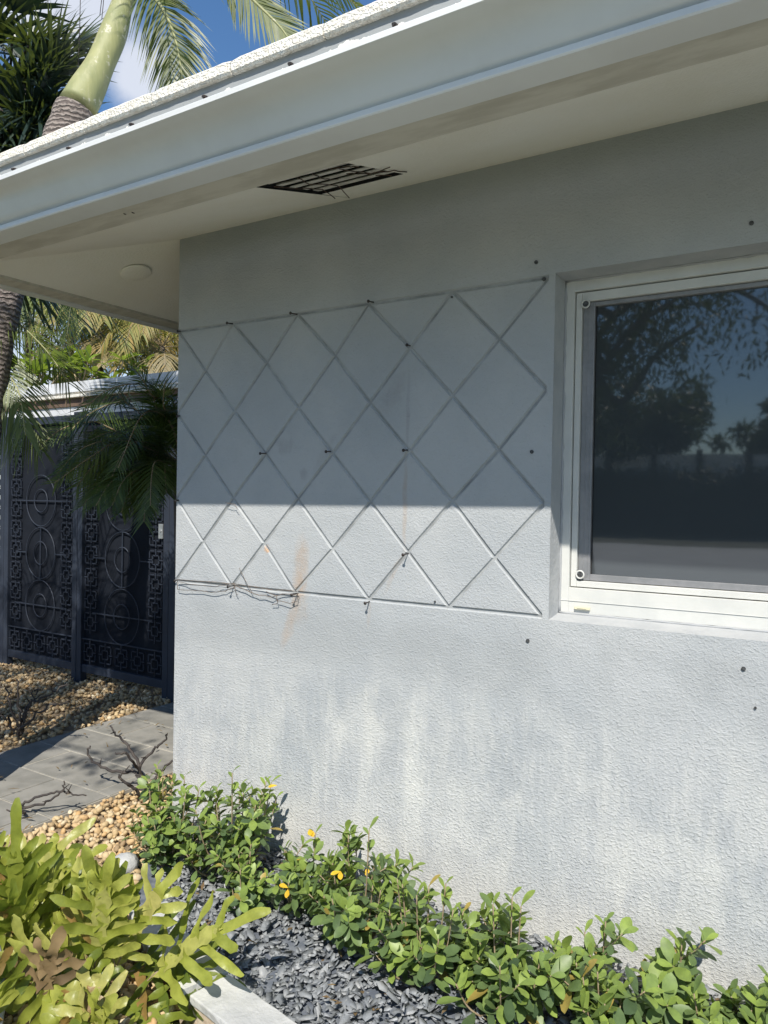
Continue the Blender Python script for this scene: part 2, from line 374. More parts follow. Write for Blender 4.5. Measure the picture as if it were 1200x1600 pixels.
for r in range(7):
    for j in range(6 if r % 2 == 0 else 5):
        xx = (j+(.5 if r % 2 else 0))*Wd; zz = Zt-r*Hh
        if 0 < r < 6: zz += rng.uniform(-.005, .005)
        if 0 < xx < 1.6: xx += rng.uniform(-.006, .006)
        if r == 0 and 0 < j < 5: xx -= .012
        nodes[r, j] = (xx, zz)
LX = nodes[0, 5][0]
for r in range(0, 6, 2):
    for j in range(1, 5): cell([nodes[r, j], nodes[r+1, j], nodes[r+2, j], nodes[r+1, j-1]], [1, 1, 1, 1])
    cell([nodes[r, 0], nodes[r+1, 0], nodes[r+2, 0]], [1, 1, 0])
    cell([nodes[r, 5], nodes[r+2, 5], nodes[r+1, 4]], [0, 1, 1])
for r in (1, 3):
    for j in range(5): cell([nodes[r, j], nodes[r+1, j+1], nodes[r+2, j], nodes[r+1, j]], [1, 1, 1, 1])
for j in range(5):
    cell([nodes[0, j], nodes[0, j+1], nodes[1, j]], [1, 1, 1])
    cell([nodes[6, j], nodes[5, j], nodes[6, j+1]], [1, 1, 1])
ZB = nodes[6, 0][1]; ZW = 2.70
cell([(0, Zt), (LX, Zt), (LX, ZW), (0, ZW)], [1, 0, 0, 0])
cell([(0, -.3), (LX, -.3), (LX, ZB), (0, ZB)], [0, 0, 1, 0])
def wq(x0, z0, x1, z1): wb.add([(x0, 0, z0), (x1, 0, z0), (x1, 0, z1), (x0, 0, z1)], [(0, 1, 2, 3)])
wq(LX, -.3, WX0, ZB); wq(LX, ZB, WX0, Zt); wq(LX, Zt, WX0, ZW)
wq(WX0, -.3, WX1, WZ0-.006); wq(WX0, WZ1, WX1, ZW); wq(WX1, -.3, XR, ZW)
# groove floor (behind the cells), jambs, side wall
gb_ = MB(); gb_.add([(.0005, GD, ZB-.02), (LX+.01, GD, ZB-.02), (LX+.01, GD, Zt+.02), (.0005, GD, Zt+.02)], [(0, 1, 2, 3)]); gb_.build('groove_floor', 'groove_dark', house)
wb.add([(0, 0, -.3), (0, 0, ZW), (0, YB, ZW), (0, YB, -.3)], [(0, 1, 2, 3)])
wb.add([(0, YB, -.3), (0, YB, ZW), (XR, YB, ZW), (XR, YB, -.3)], [(0, 1, 2, 3)])
wb.add([(XR, 0, -.3), (XR, 0, ZW), (XR, YB, ZW), (XR, YB, -.3)], [(0, 1, 2, 3)])
wall = wb.build('wall', 'stucco', house)
rb = MB(); D = .16
rb.add([(WX0, 0, WZ0-.006), (WX0, D, WZ0+.0), (WX0, D, WZ1), (WX0, 0, WZ1)], [(0, 1, 2, 3)])
rb.add([(WX1, 0, WZ0-.006), (WX1, D, WZ0), (WX1, D, WZ1), (WX1, 0, WZ1)], [(3, 2, 1, 0)])
rb.add([(WX0, 0, WZ1), (WX0, D, WZ1), (WX1, D, WZ1), (WX1, 0, WZ1)], [(0, 1, 2, 3)])
rb.add([(WX0, 0, WZ0-.006), (WX1, 0, WZ0-.006), (WX1, D, WZ0+.012), (WX0, D, WZ0+.012)], [(0, 1, 2, 3)])
rb.build('window_reveal', 'smooth_stucco', house)

# --- nails and screw plugs in the wall
def nail(x, z, ln=.028, dz=-.003, r=.0024):
    b = MB(); a = Vector((x, .004, z)); e = Vector((x+rng.uniform(-.003, .003), -ln, z+dz))
    b.tube([a, e], r, 8); d = (e-a).normalized(); b.tube([e, e+d*.0022], r*2.5, 10); return b.build('nail', 'nail_iron', wall, True)
for x, z in [(.314, 2.149), (.651, 2.15), (1.007, 2.153), (1.165, 1.979), (.504, 1.607), (.824, 1.608), (1.162, 1.606), (1.172, 1.235), (1.012, 1.049), (.678, 1.053), (.346, 1.06)]:
    nail(x, z, rng.uniform(.022, .036))
for x, z in [(.0, 2.15), (.004, 1.78), (.004, 1.41), (.004, 1.06)]: nail(x+.006, z, .012)
def plug(x, z, r=.0062, white=False):
    b = MB(); b.tube([(x, .002, z), (x, -.0035, z)], r, 14); b.tube([(x, -.0035, z), (x, -.0052, z)], r*.62, 12); return b.build('screw_plug', 'plug_metal', wall)
for x, z in [(1.632, 2.204), (2.261, 2.218), (1.659, 2.146), (1.63, 1.59), (1.629, .973), (2.268, .965)]: plug(x, z)
for x, z in [(1.286, 1.072), (2.30, .859), (1.33, 2.13)]: plug(x, z, .0038)

# --- eaves: profiles swept round the corner (o = distance out from the wall)
def sag(x, y):
    """the front eave drops a little towards the corner, the left eave climbs back"""
    if y > -.3: return 0
    return .0095*(min(x, 2.2)-1.5)
def sweep(prof, name, mat, closed=False, parent=house, smooth=False, step=None, warp=0, xr=XR, yb=YB):
    b = MB(); path_ = []
    nseg = 1 if not step else int(xr/step)
    def ring(fn): return [fn(o, z) for o, z in prof]
    rings = []
    for i in range(nseg+1):
        u = i/nseg
        def fn(o, z, u=u):
            x = xr-(xr+o)*u; wp = warp*(math.sin(x*2.1+.7)+.5*math.sin(x*5.3)) if 0 < u < 1 else 0
            if warp and .77 < o < .80 and 2.40 < z < 2.445:
                o += max(0, min(1, (.62-x)/1.4))*.016+max(0, min(1, (x-1.95)/.8))*.014
            return (x, -o-wp*.4, z+wp*.25+sag(x, -o))
        rings.append(ring(fn))
    rings.append([(-o, 1.6, z) for o, z in prof]); rings.append([(-o, yb, z) for o, z in prof])
    n = len(prof)
    for rr in rings: b.add(rr, [])
    for i in range(len(rings)-1):
        for j in range(n if closed else n-1):
            b.f.append((i*n+j, i*n+(j+1) % n, (i+1)*n+(j+1) % n, (i+1)*n+j)); b.mi.append(0)
    return b.build(name, mat, parent, smooth)
zs = lambda o: ST-K*o
# soffit with a hole for the vent
VX0, VX1, VO0, VO1 = .915, 1.25, .205, .535
sb = MB()
def sq(x0, x1, o0, o1):
    f_ = lambda x, o: (x, -o, zs(o)+(sag(x, -o) if o == OE else 0)); sb.add([f_(x0, o0), f_(x1, o0), f_(x1, o1), f_(x0, o1)], [(0, 1, 2, 3)])
OE = .60
sq(VX1, 2.2, -.01, OE); sq(2.2, XR, -.01, OE); sq(0, VX0, -.01, OE); sq(VX0, VX1, -.01, VO0); sq(VX0, VX1, VO1, OE)
# rounded hip at the corner: fan between front and left slopes
nh = 10
sagc = lambda p: sag(p[0], -.6) if p[1] < -.59 else -.022*max(0, (1.6-p[1])/2.2)
prev = None
for i in range(nh+1):
    a = i/nh  # 0 = straight front (x=0), 1 = straight left (y=0)
    if a <= .5: e = (-OE*(a*2), -OE)
    else: e = (-OE, -OE*(2-a*2))
    if prev: sb.add([(0, 0, ST+.0), (prev[0], prev[1], zs(OE)+sagc(prev)), (e[0], e[1], zs(OE)+sagc(e))], [(0, 1, 2)])
    prev = e
sb.add([(.01, 0, ST+.003), (-OE, 0, zs(OE)-.016), (-OE, 1.6, zs(OE)), (.01, 1.6, ST+.003), (-OE, YB, zs(OE)), (.01, YB, ST+.003)], [(0, 1, 2, 3), (3, 2, 4, 5)])
soff = sb.build('soffit', 'soffit_paint', house)
sweep([(OE-.004, zs(OE)-.012), (OE-.004, zs(OE)+.02)], 'fascia_lip', 'eave_board', step=.5)
sweep([(OE-.004, zs(OE)-.012), (.72, zs(OE)-.012), (.72, 2.635), (OE, 2.64)], 'fascia_board', 'eave_board', step=.5)
gp = [(.698, 2.50), (.698, 2.366), (.704, 2.3655), (.774, 2.369), (.777, 2.373), (.7765, 2.387), (.764, 2.3905), (.763, 2.395), (.772, 2.399), (.777, 2.407), (.783, 2.419), (.789, 2.430),
      (.797, 2.442), (.807, 2.454), (.820, 2.465), (.836, 2.474), (.862, 2.4805), (.8655, 2.483), (.8665, 2.4960), (.863, 2.4995), (.848, 2.498), (.846, 2.494), (.8455, 2.486), (.80, 2.47), (.765, 2.40), (.71, 2.38)]
sweep(gp, 'gutter', 'gutter_paint', smooth=False, step=.12, warp=.0016)
gut = [o for o in COL.objects if o.name == 'gutter'][0]
for pl in gut.data.polygons: pl.use_smooth = True
gut.data.set_sharp_from_angle(angle=rad(38))
tag(gut, 'white rain gutter with rolled face')
de = sweep([(.7235, 2.45), (.7235, 2.640), (.60, 2.66)], 'drip_edge', 'drip_edge', step=.5)
for x in [-.375, -.062, .249, .56, .876, 1.195, 1.522, 1.85, 2.17, 2.5, 2.8]:
    b = MB(); zz = 2.602+sag(x, -.7); b.tube([(x, -.7245, zz), (x, -.734, zz-.002)], .0065, 10); b.tube([(x, -.734, zz-.002), (x, -.740, zz-.003)], .004, 8); b.build('gutter_screw', 'nail_iron', de)
# roof and edge tiles
rf = MB(); o0 = .70; RZ = 2.668; top = 2.9
rf.add([(-o0, -o0, RZ), (XR+o0, -o0, RZ), (XR-top, top, RZ+(top+o0)*K), (top, top, RZ+(top+o0)*K)], [(0, 1, 2, 3)])
rf.add([(-o0, -o0, RZ), (top, top, RZ+(top+o0)*K), (top, YB-top+o0*0, RZ+(top+o0)*K), (-o0, YB+o0, RZ)], [(0, 1, 2, 3)])
rf.add([(-o0, YB+o0, RZ), (top, YB-top, RZ+(top+o0)*K), (XR-top, top, RZ+(top+o0)*K), (XR+o0, YB+o0, RZ)], [(0, 1, 2, 3)])
rf.add([(XR+o0, -o0, RZ), (XR+o0, YB+o0, RZ), (XR-top, top, RZ+(top+o0)*K)], [(0, 1, 2)])
roof = rf.build('roof', 'roof_coating', house)
def etile(xa, xb, side=0):
    b = MB(); n = 10; vs = []; th = .040
    for i in range(n+1):
        u = i/n; x = xa+.002+(xb-xa-.004)*u
        jo = rng.uniform(-.0008, .0008); jz = rng.uniform(-.0008, .0008); rr = .002 if i in (0, n) else 0
        pf = [(.70, 2.636), (.738+jo-rr, 2.634+jz), (.743+jo-rr, 2.640+jz), (.742+jo-rr, 2.668+jz-rr), (.736-rr, 2.675+jz-rr), (.55, 2.675+jz+.19*K), (.40, 2.668+.34*K)]
        vs += [(x, -o, z+sag(x, -.7)) if side == 0 else (-o, x, z+(-.022*max(0, min(1, (1.6-x)/2.3)))) for o, z in pf]
    m_ = 7; fs = [(i*m_+j, i*m_+j+1, (i+1)*m_+j+1, (i+1)*m_+j) for i in range(n) for j in range(m_-1)]
    fs += [tuple(range(m_)), tuple(n*m_+j for j in range(m_))]
    b.add(vs, fs); return b.build('roof_tile', 'roof_coating', roof)
x = -.745+.0
xs = [-.742, -.64, -.315] + [.01+.325*i for i in range(0, 16)]
for a, c_ in zip(xs[:-1], xs[1:]): etile(a, c_)
for i in range(14): etile(-.70+.325*i, -.70+.325*(i+1), 1)
# small pieces of darker mortar in the tile joints
# vent in the soffit
vt = MB()
def vbox(x0, x1, oa, ob, dz0, dz1):
    vs = [(x_, -o_, zs(o_)+dz) for dz in (dz0, dz1) for (x_, o_) in ((x0, oa), (x1, oa), (x1, ob), (x0, ob))]
    vt.add(vs, [(0, 1, 2, 3), (4, 5, 6, 7), (0, 1, 5, 4), (1, 2, 6, 5), (2, 3, 7, 6), (3, 0, 4, 7)])
vbox(VX0-.006, VX1+.006, VO0-.006, VO1+.006, .07, .075)
for i in range(4):
    aa = [(VX0, VO0, VX1, VO0), (VX1, VO0, VX1, VO1), (VX1, VO1, VX0, VO1), (VX0, VO1, VX0, VO0)][i]
    vt.add([(aa[0], -aa[1], zs(aa[1])), (aa[2], -aa[3], zs(aa[3])), (aa[2], -aa[3], zs(aa[3])+.072), (aa[0], -aa[1], zs(aa[1])+.072)], [(0, 1, 2, 3)])
vent = vt.build('soffit_vent', 'dark_gap', house)
for i in range(5):
    oc = VO0+.036+i*.065; sb2 = MB()
    vs = []
    for x_ in (VX0+.002, VX1-.002):
        for (do, dz) in ((-.016, .004), (.016, .0045), (.017, .001), (-.015, .0)): vs.append((x_, -(oc+do), zs(oc)-K*do+dz+.008+rng.uniform(-.001, .001)))
    sb2.add(vs, [(0, 1, 5, 4), (1, 2, 6, 5), (2, 3, 7, 6), (3, 0, 4, 7), (0, 1, 2, 3), (4, 5, 6, 7)])
    sb2.build('louvre', 'louvre_paint', vent)
def wiggle(pts, amp, n=6):
    out = []
    pts = [Vector(p) for p in pts]
    for a, c_ in zip(pts[:-1], pts[1:]):
        for k in range(n): out.append(a.lerp(c_, k/n)+Vector(rng.uniform(-amp, amp, 3)))
    out.append(pts[-1]); return out
vine = empty('dry_vine', (1.08, -.37, 2.42), 'dark dead vine stems caught in the louvred soffit vent', 'vine')
def spt(x, o, dz=-.004): return (x, -o, zs(o)+dz)
vb = MB()
for pts in [[spt(.95, .50), spt(.98, .42, -.01), spt(.99, .30), spt(.985, .22, -.03)], [spt(1.06, .52), spt(1.04, .44, -.012), spt(1.05, .30), spt(1.03, .20, -.035)],
            [spt(1.12, .53), spt(1.115, .46, -.014), spt(1.11, .38)], [spt(1.18, .53), spt(1.23, .50), spt(1.24, .46)],
            [spt(1.20, .50), spt(1.23, .38, -.012), spt(1.27, .30), spt(1.28, .24)], [spt(1.17, .42), spt(1.22, .37, -.01), spt(1.29, .36)], [spt(1.20, .30), spt(1.24, .27, -.01), spt(1.22, .24)]]:
    vb.tube(wiggle(pts, .0018, 4), .0017, 5)
vb.build('stem', 'rusty_iron', vine, True)
# little wires poking from the fascia
for px_, py_ in [(186, 327), (199, 325)]:
    b = MB(); a = at(px_, py_, 'z', 2.372); b.tube([a, a+Vector((.012, .012, -.014)), a+Vector((.022, .01, -.018))], .0016, 5); b.build('wire_stub', 'nail_iron', house)
# round cover on the left soffit
lc = MB(); cen = Vector((-.30, -.025+.04, 0)); cen.z = ST-K*.30-.011
nrm = Vector((-K, 0, 1)).normalized(); ta = Vector((1, 0, K)).normalized(); tb = Vector((0, 1, 0))
ringp = []
for rr, dd in [(.070, .0), (.070, .006), (.066, .009), (.03, .011), (0.001, .011)]:
    for j in range(32):
        a = 2*PI*j/32; ringp.append(cen-nrm*dd+(ta*math.cos(a)+tb*math.sin(a))*rr)
lc.add(ringp, [(i*32+j, i*32+(j+1) % 32, (i+1)*32+(j+1) % 32, (i+1)*32+j) for i in range(4) for j in range(32)])
lc.build('round_cover_plate', 'soffit_paint', house, True)

# --- window
win = MB()
def rect_ring(b, x0, z0, x1, z1, l, bt, r_, tp, yf, yb_):
    """frame of four mitred-looking bars, front yf, back yb_"""
    b.box((x0, yf, z0), (x0+l, yb_, z1)); b.box((x1-r_, yf, z0), (x1, yb_, z1))
    b.box((x0+l, yf+.0008, z0), (x1-r_, yb_, z0+bt)); b.box((x0+l, yf+.0008, z1-tp), (x1-r_, yb_, z1))
window = bpy.data.objects.new('window', None); COL.objects.link(window); window.parent = house
tag(window, 'white framed window with grey screen frame and dark reflecting glass')
b = MB(); rect_ring(b, 1.7005, 1.064, WX1-.003, 2.157, .029, .082, .029, .036, .100, .16)
b.box((1.703, .098, 1.102), (WX1-.006, .1005, 1.104)); b.build('frame', 'white_frame', window, bevel=.002)
b = MB(); rect_ring(b, 1.732, 1.149, WX1-.034, 2.118, .019, .020, .019, .030, .112, .158); b.build('inner_frame', 'white_frame', window, bevel=.0015)
b = MB(); rect_ring(b, 1.7525, 1.171, WX1-.055, 2.086, .038, .020, .038, .013, .126, .156)
b.box((1.768, .1245, 1.19), (1.771, .127, 2.07)); b.box((1.783, .1245, 1.19), (1.785, .127, 2.07)); b.build('screen_frame', 'grey_aluminium', window, bevel=.001)
b = MB(); b.add([(1.78, .141, 1.18), (WX1-.08, .141, 1.18), (WX1-.08, .141, 2.08), (1.78, .141, 2.08)], [(0, 1, 2, 3)]); b.build('glass', 'window_glass', window)
b = MB(); b.box((1.789, .139, 1.19), (1.794, .142, 2.074)); b.build('glazing_seal', 'dark_gap', window)
for z_ in (2.079, 1.190):
    b = MB(); c0 = Vector((1.764, .112, z_)); n_ = 20
    pts = [c0+Vector((.0125*math.cos(2*PI*k/n_), -.004, .0125*math.sin(2*PI*k/n_))) for k in range(n_+1)]
    b.tube(pts, .0028, 8); b.cm = 1; b.tube([c0+Vector((0, .014, 0)), c0+Vector((0, -.0035, 0))], .0102, 16); o = b.build('ring_clip', ['white_frame', 'plug_metal'], window)
b = MB(); b.box((1.752, .091, 1.077), (1.803, .0985, 1.087)); b.box((1.762, .089, 1.0805), (1.793, .0925, 1.0835)); b.build('latch', 'beige_plastic', window, bevel=.001)
# uneven caulk bead round the frame
b = MB()
pts = [(1.6995, .100, 1.062+i*(1.095/40)) for i in range(41)]
b.tube([(p[0]+rng.uniform(-.001, .0015), p[1]+.001, p[2]) for p in pts], [.0035+rng.uniform(0, .0028) for _ in pts], 6)
pts = [(1.70+i*(1.42/60), .100, 2.158) for i in range(61)]; b.tube([(p[0], p[1], p[2]+rng.uniform(-.0015, .001)) for p in pts], [.003+rng.uniform(0, .0025) for _ in pts], 6)
pts = [(1.70+i*(1.42/60), .098, 1.061) for i in range(61)]; b.tube([(p[0], p[1], p[2]+rng.uniform(-.0012, .001)) for p in pts], [.003+rng.uniform(0, .003) for _ in pts], 6)
b.build('caulk_bead', 'caulk', window, True)

# --- loose wire strung between the lower nails
gw = empty('garden_wire', (.34, -.01, 1.05), 'thin rusty wire sagging between nails at the lower left of the diamond pattern', 'wire')
b = MB()
def wp(px, py, y_=-.014): return at(px, py, 'y', y_)
for pts, rr in [([(277, 906), (340, 910), (366, 912), (420, 921), (464, 924)], .0016), ([(276, 909), (300, 913), (335, 917), (345, 915), (366, 913)], .0012),
                ([(366, 914), (398, 928), (425, 933), (440, 928), (466, 927)], .0016), ([(374, 888), (382, 905), (394, 926)], .0013), ([(352, 785), (366, 788), (372, 796)], .0011),
                ([(416, 924), (432, 932), (434, 942), (425, 945)], .0015), ([(434, 938), (452, 942), (464, 940), (466, 926)], .0014), ([(366, 912), (368, 925), (371, 930)], .0014),
                ([(278, 910), (277, 921), (300, 922), (330, 925), (352, 924), (366, 917)], .0014)]:
    q = [wp(x_, y_, -.006-rng.uniform(.004, .016)) for x_, y_ in pts]; b.tube(wiggle(q, .0016, 4), rr, 5)
b.build('strand', 'wire_metal', gw, True)

# ================================================================ GATE (plane y about 1.38)
GY = 1.38
def square_motif(b, cx, cz, s, y0, rot=False):
    t_ = .0068
    def seg(x0, z0, x1, z1):
        b.box((min(x0, x1)-t_/2, y0, min(z0, z1)-t_/2), (max(x0, x1)+t_/2, y0+.008, max(z0, z1)+t_/2))
    a = s*.46; i_ = s*.23
    # outer broken square: corner brackets
    for sx in (-1, 1):
        for sz in (-1, 1):
            seg(cx+sx*a, cz+sz*a, cx+sx*a*.28, cz+sz*a); seg(cx+sx*a, cz+sz*a, cx+sx*a, cz+sz*a*.28)
    y1 = y0; seg(cx-i_, cz-i_, cx+i_, cz-i_); seg(cx-i_, cz+i_, cx+i_, cz+i_); seg(cx-i_, cz-i_, cx-i_, cz+i_); seg(cx+i_, cz-i_, cx+i_, cz+i_)
    seg(cx-a*1.12, cz, cx-i_, cz); seg(cx+i_, cz, cx+a*1.12, cz)
    seg(cx, cz+i_, cx, cz+s*.62); seg(cx, cz-i_, cx, cz-s*.62)
def gate_panel(name, x0, x1, label, cat, sheet=True, lock=False, z0=.07, z1=2.05, slope=0):
    g_ = empty(name, ((x0+x1)/2, GY, 0), label, cat)
    ww = .055
    for xa in (x0, x1-ww):
        b = MB(); b.box((xa, GY-.028, -.02), (xa+ww, GY+.028, z1+.02)); b.build('post', 'gate_paint', g_, bevel=.003)
    for za in (z0, z1-.06):
        b = MB(); b.box((x0+ww, GY-.02, za), (x1-ww, GY+.02, za+.06)); b.build('rail', 'gate_paint', g_, bevel=.003)
    b = MB(); xi0, xi1 = x0+ww, x1-ww; s = .165
    nz_ = int((z1-z0-.36)/s)
    for k in range(nz_):
        for cx in (xi0+s*.55, xi1-s*.55): square_motif(b, cx, z0+.31+s*(k+.5)*1.03, s*.84, GY-.016)
    nx = int((xi1-xi0)/s); pitch = (xi1-xi0)/nx
    for k in range(nx): square_motif(b, xi0+pitch*(k+.5), z0+.06+.10, s*.84, GY-.016)
    b.box((xi0, GY-.018, z0+.255), (xi1, GY-.008, z0+.263))
    b.build('key_pattern', 'gate_paint', g_)
    cx = (x0+x1)/2; b = MB(); rz = .205
    for k in range(4):
        cz = z0+.26+rz+k*(rz*2+.012)
        if cz+rz > z1-.05: break
        for rr in (rz, rz*.45):
            pts = [(cx+rr*.92*math.cos(2*PI*q/40), GY-.014, cz+rr*math.sin(2*PI*q/40)) for q in range(41)]; b.tube(pts, .0042, 6, False)
        for sx in (-1, 1): b.box((cx+sx*rz*.92-(.0 if sx > 0 else .14), GY-.017, cz-.004), (cx+sx*rz*.92+(.14 if sx > 0 else 0), GY-.010, cz+.004))
        b.box((cx-.004, GY-.0165, cz-rz), (cx+.004, GY-.0105, cz+rz)) if k % 2 else b.box((cx-rz*.9, GY-.0165, cz-.004), (cx+rz*.9, GY-.0105, cz+.004))
    b.build('ring_pattern', 'gate_paint', g_)
    if sheet: b = MB(); b.box((xi0, GY+.004, z0+.06), (xi1, GY+.009, z1-.06)); b.build('backing_sheet', 'gate_sheet', g_)
    if lock:
        b = MB(); b.box((x1-ww-.045, GY-.034, 1.13), (x1-ww-.002, GY-.017, 1.235)); b.tube([(x1-ww-.022, GY-.034, 1.185), (x1-ww-.022, GY-.040, 1.185)], .009, 12); b.build('lock_plate', 'lock_steel', g_, bevel=.002)
    return g_
gate_panel('metal_gate', -2.515, -1.515, 'dark navy metal gate leaf with steel lock plate, nearest the house', 'gate', lock=True)
gate_panel('metal_fence_panel', -3.475, -2.52, 'dark navy metal panel with rings and squares beside the lockable gate leaf', 'fence panel')
gate_panel('openwork_fence_panel', -4.55, -3.48, 'see-through navy key pattern fence panel at the far left edge', 'fence panel', sheet=False)
pb = MB(); pb.box((-1.505, GY-.035, -.02), (-1.44, GY+.035, 2.1)); tag(pb.build('gate_post', 'gate_paint', bevel=.003), 'plain navy square post standing between the gate and the grey wall', 'post')
pb = MB(); pb.box((-1.435, GY-.005, 0), (-.002, GY+.03, 2.08)); tag(pb.build('side_screen', 'gate_sheet'), 'dark metal screen closing the gap between gate post and house', 'screen')

# ================================================================ NEIGHBOUR'S BUILDING
nb = empty('neighbour_house', (-6, 3.6, 0), 'low pale building with metal roof edge behind the navy gate', 'building')
def nbx(name, a, b_, mat, bev=0): q = MB(); q.box(a, b_); return q.build(name, mat, nb, bevel=bev)
nbx('wall', (-12, 3.75, -.06), (-1.8, 7, 2.28), 'neighbour_wall')
nbx('eave_underside', (-12.2, 3.33, 2.28), (-1.6, 7.1, 2.40), 'dark_eave')
nbx('fascia', (-12.2, 3.27, 2.37), (-1.6, 3.329, 2.47), 'neighbour_trim')
nbx('brown_board', (-12.2, 3.25, 2.472), (-1.6, 3.6, 2.565), 'brown_wood')
rr_ = nbx('roof', (-12.3, 3.3, 2.60), (-1.5, 7.2, 2.64), 'roof_coating')
nbx('roof_flashing', (-12.3, 3.26, 2.643), (-1.5, 3.298, 2.76), 'neighbour_trim')
x_ = -12.2
while x_ < -1.7:
    q = MB(); q.box((x_, 3.20, 2.567), (x_+.27, 3.34, 2.60)); q.build('edge_tile', 'roof_coating', rr_, bevel=.006); x_ += .30
for xx in (-5.2, -4.1, -2.9):
    q = MB(); q.box((xx, 3.72, 1.1), (xx+.8, 3.76, 2.1)); wn = q.build('window', 'neighbour_trim', nb)
    q = MB(); q.box((xx+.05, 3.715, 1.15), (xx+.75, 3.722, 2.05)); q.build('pane', 'window_glass', wn)

# ================================================================ STONES
ico_v = []; ico_f = []
import bmesh
bm_ = bmesh.new(); bmesh.ops.create_icosphere(bm_, subdivisions=2, radius=1)
ico_v = np.array([v.co[:] for v in bm_.verts]); ico_f = np.array([[v.index for v in f.verts] for f in bm_.faces]); bm_.free()
def scatter_mesh(name, mat, pos, sizes, base_v, base_f, rotfull, flat=(1, 1, .6), smooth=True, jitter=.12):
    n = len(pos); k = len(base_v)
    V = np.empty((n, k, 3)); var = np.repeat(rng.random(n), k)
    for i in range(n):
        sc = sizes[i]*np.array(flat)*(1+rng.uniform(-.28, .28, 3))
        v = base_v*(1+rng.normal(0, jitter, (k, 1)) if jitter else 1)*sc
        a = rng.uniform(0, 2*PI); tx, ty = rng.normal(0, rotfull, 2)
        ca, sa = math.cos(a), math.sin(a); Rz = np.array([[ca, -sa, 0], [sa, ca, 0], [0, 0, 1]])
        Rx = np.array([[1, 0, 0], [0, math.cos(tx), -math.sin(tx)], [0, math.sin(tx), math.cos(tx)]]); Ry = np.array([[math.cos(ty), 0, math.sin(ty)], [0, 1, 0], [-math.sin(ty), 0, math.cos(ty)]])
        V[i] = v@(Rx@Ry@Rz).T+pos[i]
    Fc = (base_f[None]+(np.arange(n)*k)[:, None, None]).reshape(-1, base_f.shape[1])
    me = bpy.data.meshes.new(name); me.vertices.add(n*k); me.vertices.foreach_set('co', V.ravel())
    m_ = Fc.shape[1]; me.loops.add(Fc.size); me.loops.foreach_set('vertex_index', Fc.ravel().astype(np.int32))
    me.polygons.add(len(Fc)); me.polygons.foreach_set('loop_start', np.arange(0, Fc.size, m_, dtype=np.int32)); me.polygons.foreach_set('loop_total', np.full(len(Fc), m_, dtype=np.int32))
    me.update(calc_edges=True); me.validate()
    at_ = me.attributes.new('var', 'FLOAT', 'POINT'); at_.data.foreach_set('value', var)
    me.materials.append(MAT[mat])
    if smooth: me.polygons.foreach_set('use_smooth', [True]*len(me.polygons))
    o = bpy.data.objects.new(name, me); COL.objects.link(o); return o
CURB = [(3.6, -.90), (2.4, -.87), (1.7, -.84), (1.35, -.80), (1.02, -.74), (.76, -.65), (.58, -.56)]
EDGE = CURB+[(.38, -.41), (.22, -.24), (.10, -.05)]
def curb_y(x):
    for (x1, y1), (x0, y0) in zip(EDGE[:-1], EDGE[1:]):
        if x0 <= x <= x1: return y0+(y1-y0)*(x-x0)/(x1-x0)
    return -.9 if x > 3 else 0
pos = []; sz = []
def heap(x, y): return .010*math.sin(x*9+1)*math.cos(y*11)+.008*math.sin(x*23)
while len(pos) < 10500:
    x = rng.uniform(.1, 3.2) if rng.random() < .9 else rng.uniform(.1, .9); y = rng.uniform(-.85, -.005)
    if y < curb_y(x)+.005: continue
    pos.append((x, y, .002+heap(x, y)+rng.uniform(0, .022))); sz.append(.006+.014*rng.random()**1.8)
# slate chip: irregular flat prism
ch = []; nn = 5
for z in (-.5, .5):
    for j in range(nn): a = 2*PI*j/nn; ch.append((math.cos(a)*(1 if z < 0 else .93), math.sin(a)*.7*(1 if z < 0 else .93), z))
ch_v = np.array(ch); ch_f = np.array([(0, j+1, j+2) for j in range(nn-2)]+[(5, 5+j+1, 5+j+2) for j in range(nn-2)]+[(j, (j+1) % nn, 5+(j+1) % nn) for j in range(nn)]+[(j, 5+(j+1) % nn, 5+j) for j in range(nn)])
o = scatter_mesh('slate_chips', 'slate_chip', pos, sz, ch_v, ch_f, .42, (1.1, 1, .24), False, .24)
tag(o, 'blue grey slate chips filling the bed along the wall', 'gravel', kind='stuff')
# tan pebbles
pos = []; sz = []; tries = 0
while len(pos) < 13000:
    x = rng.uniform(-4.2, .95); y = rng.uniform(-1.5, 1.7)
    if px0-.01 < x < px1+.01: continue
    if x > .1 and y > curb_y(x)-.11: continue
    if x > .0 and y > 0: continue
    if x < -1.4 and y > 1.6: continue
    near = (x > -1)
    if rng.random() > (1 if near else .55): continue
    pos.append((x, y, rng.uniform(-.006, .016))); sz.append(rng.uniform(.008, .019) if near else rng.uniform(.009, .019))
o = scatter_mesh('pebbles', 'pebble', pos, sz, ico_v, ico_f, .5, (1, .85, .62), True, .07)
tag(o, 'tan rounded pebbles spread beside the paved path and in front of the gate', 'gravel', kind='stuff')
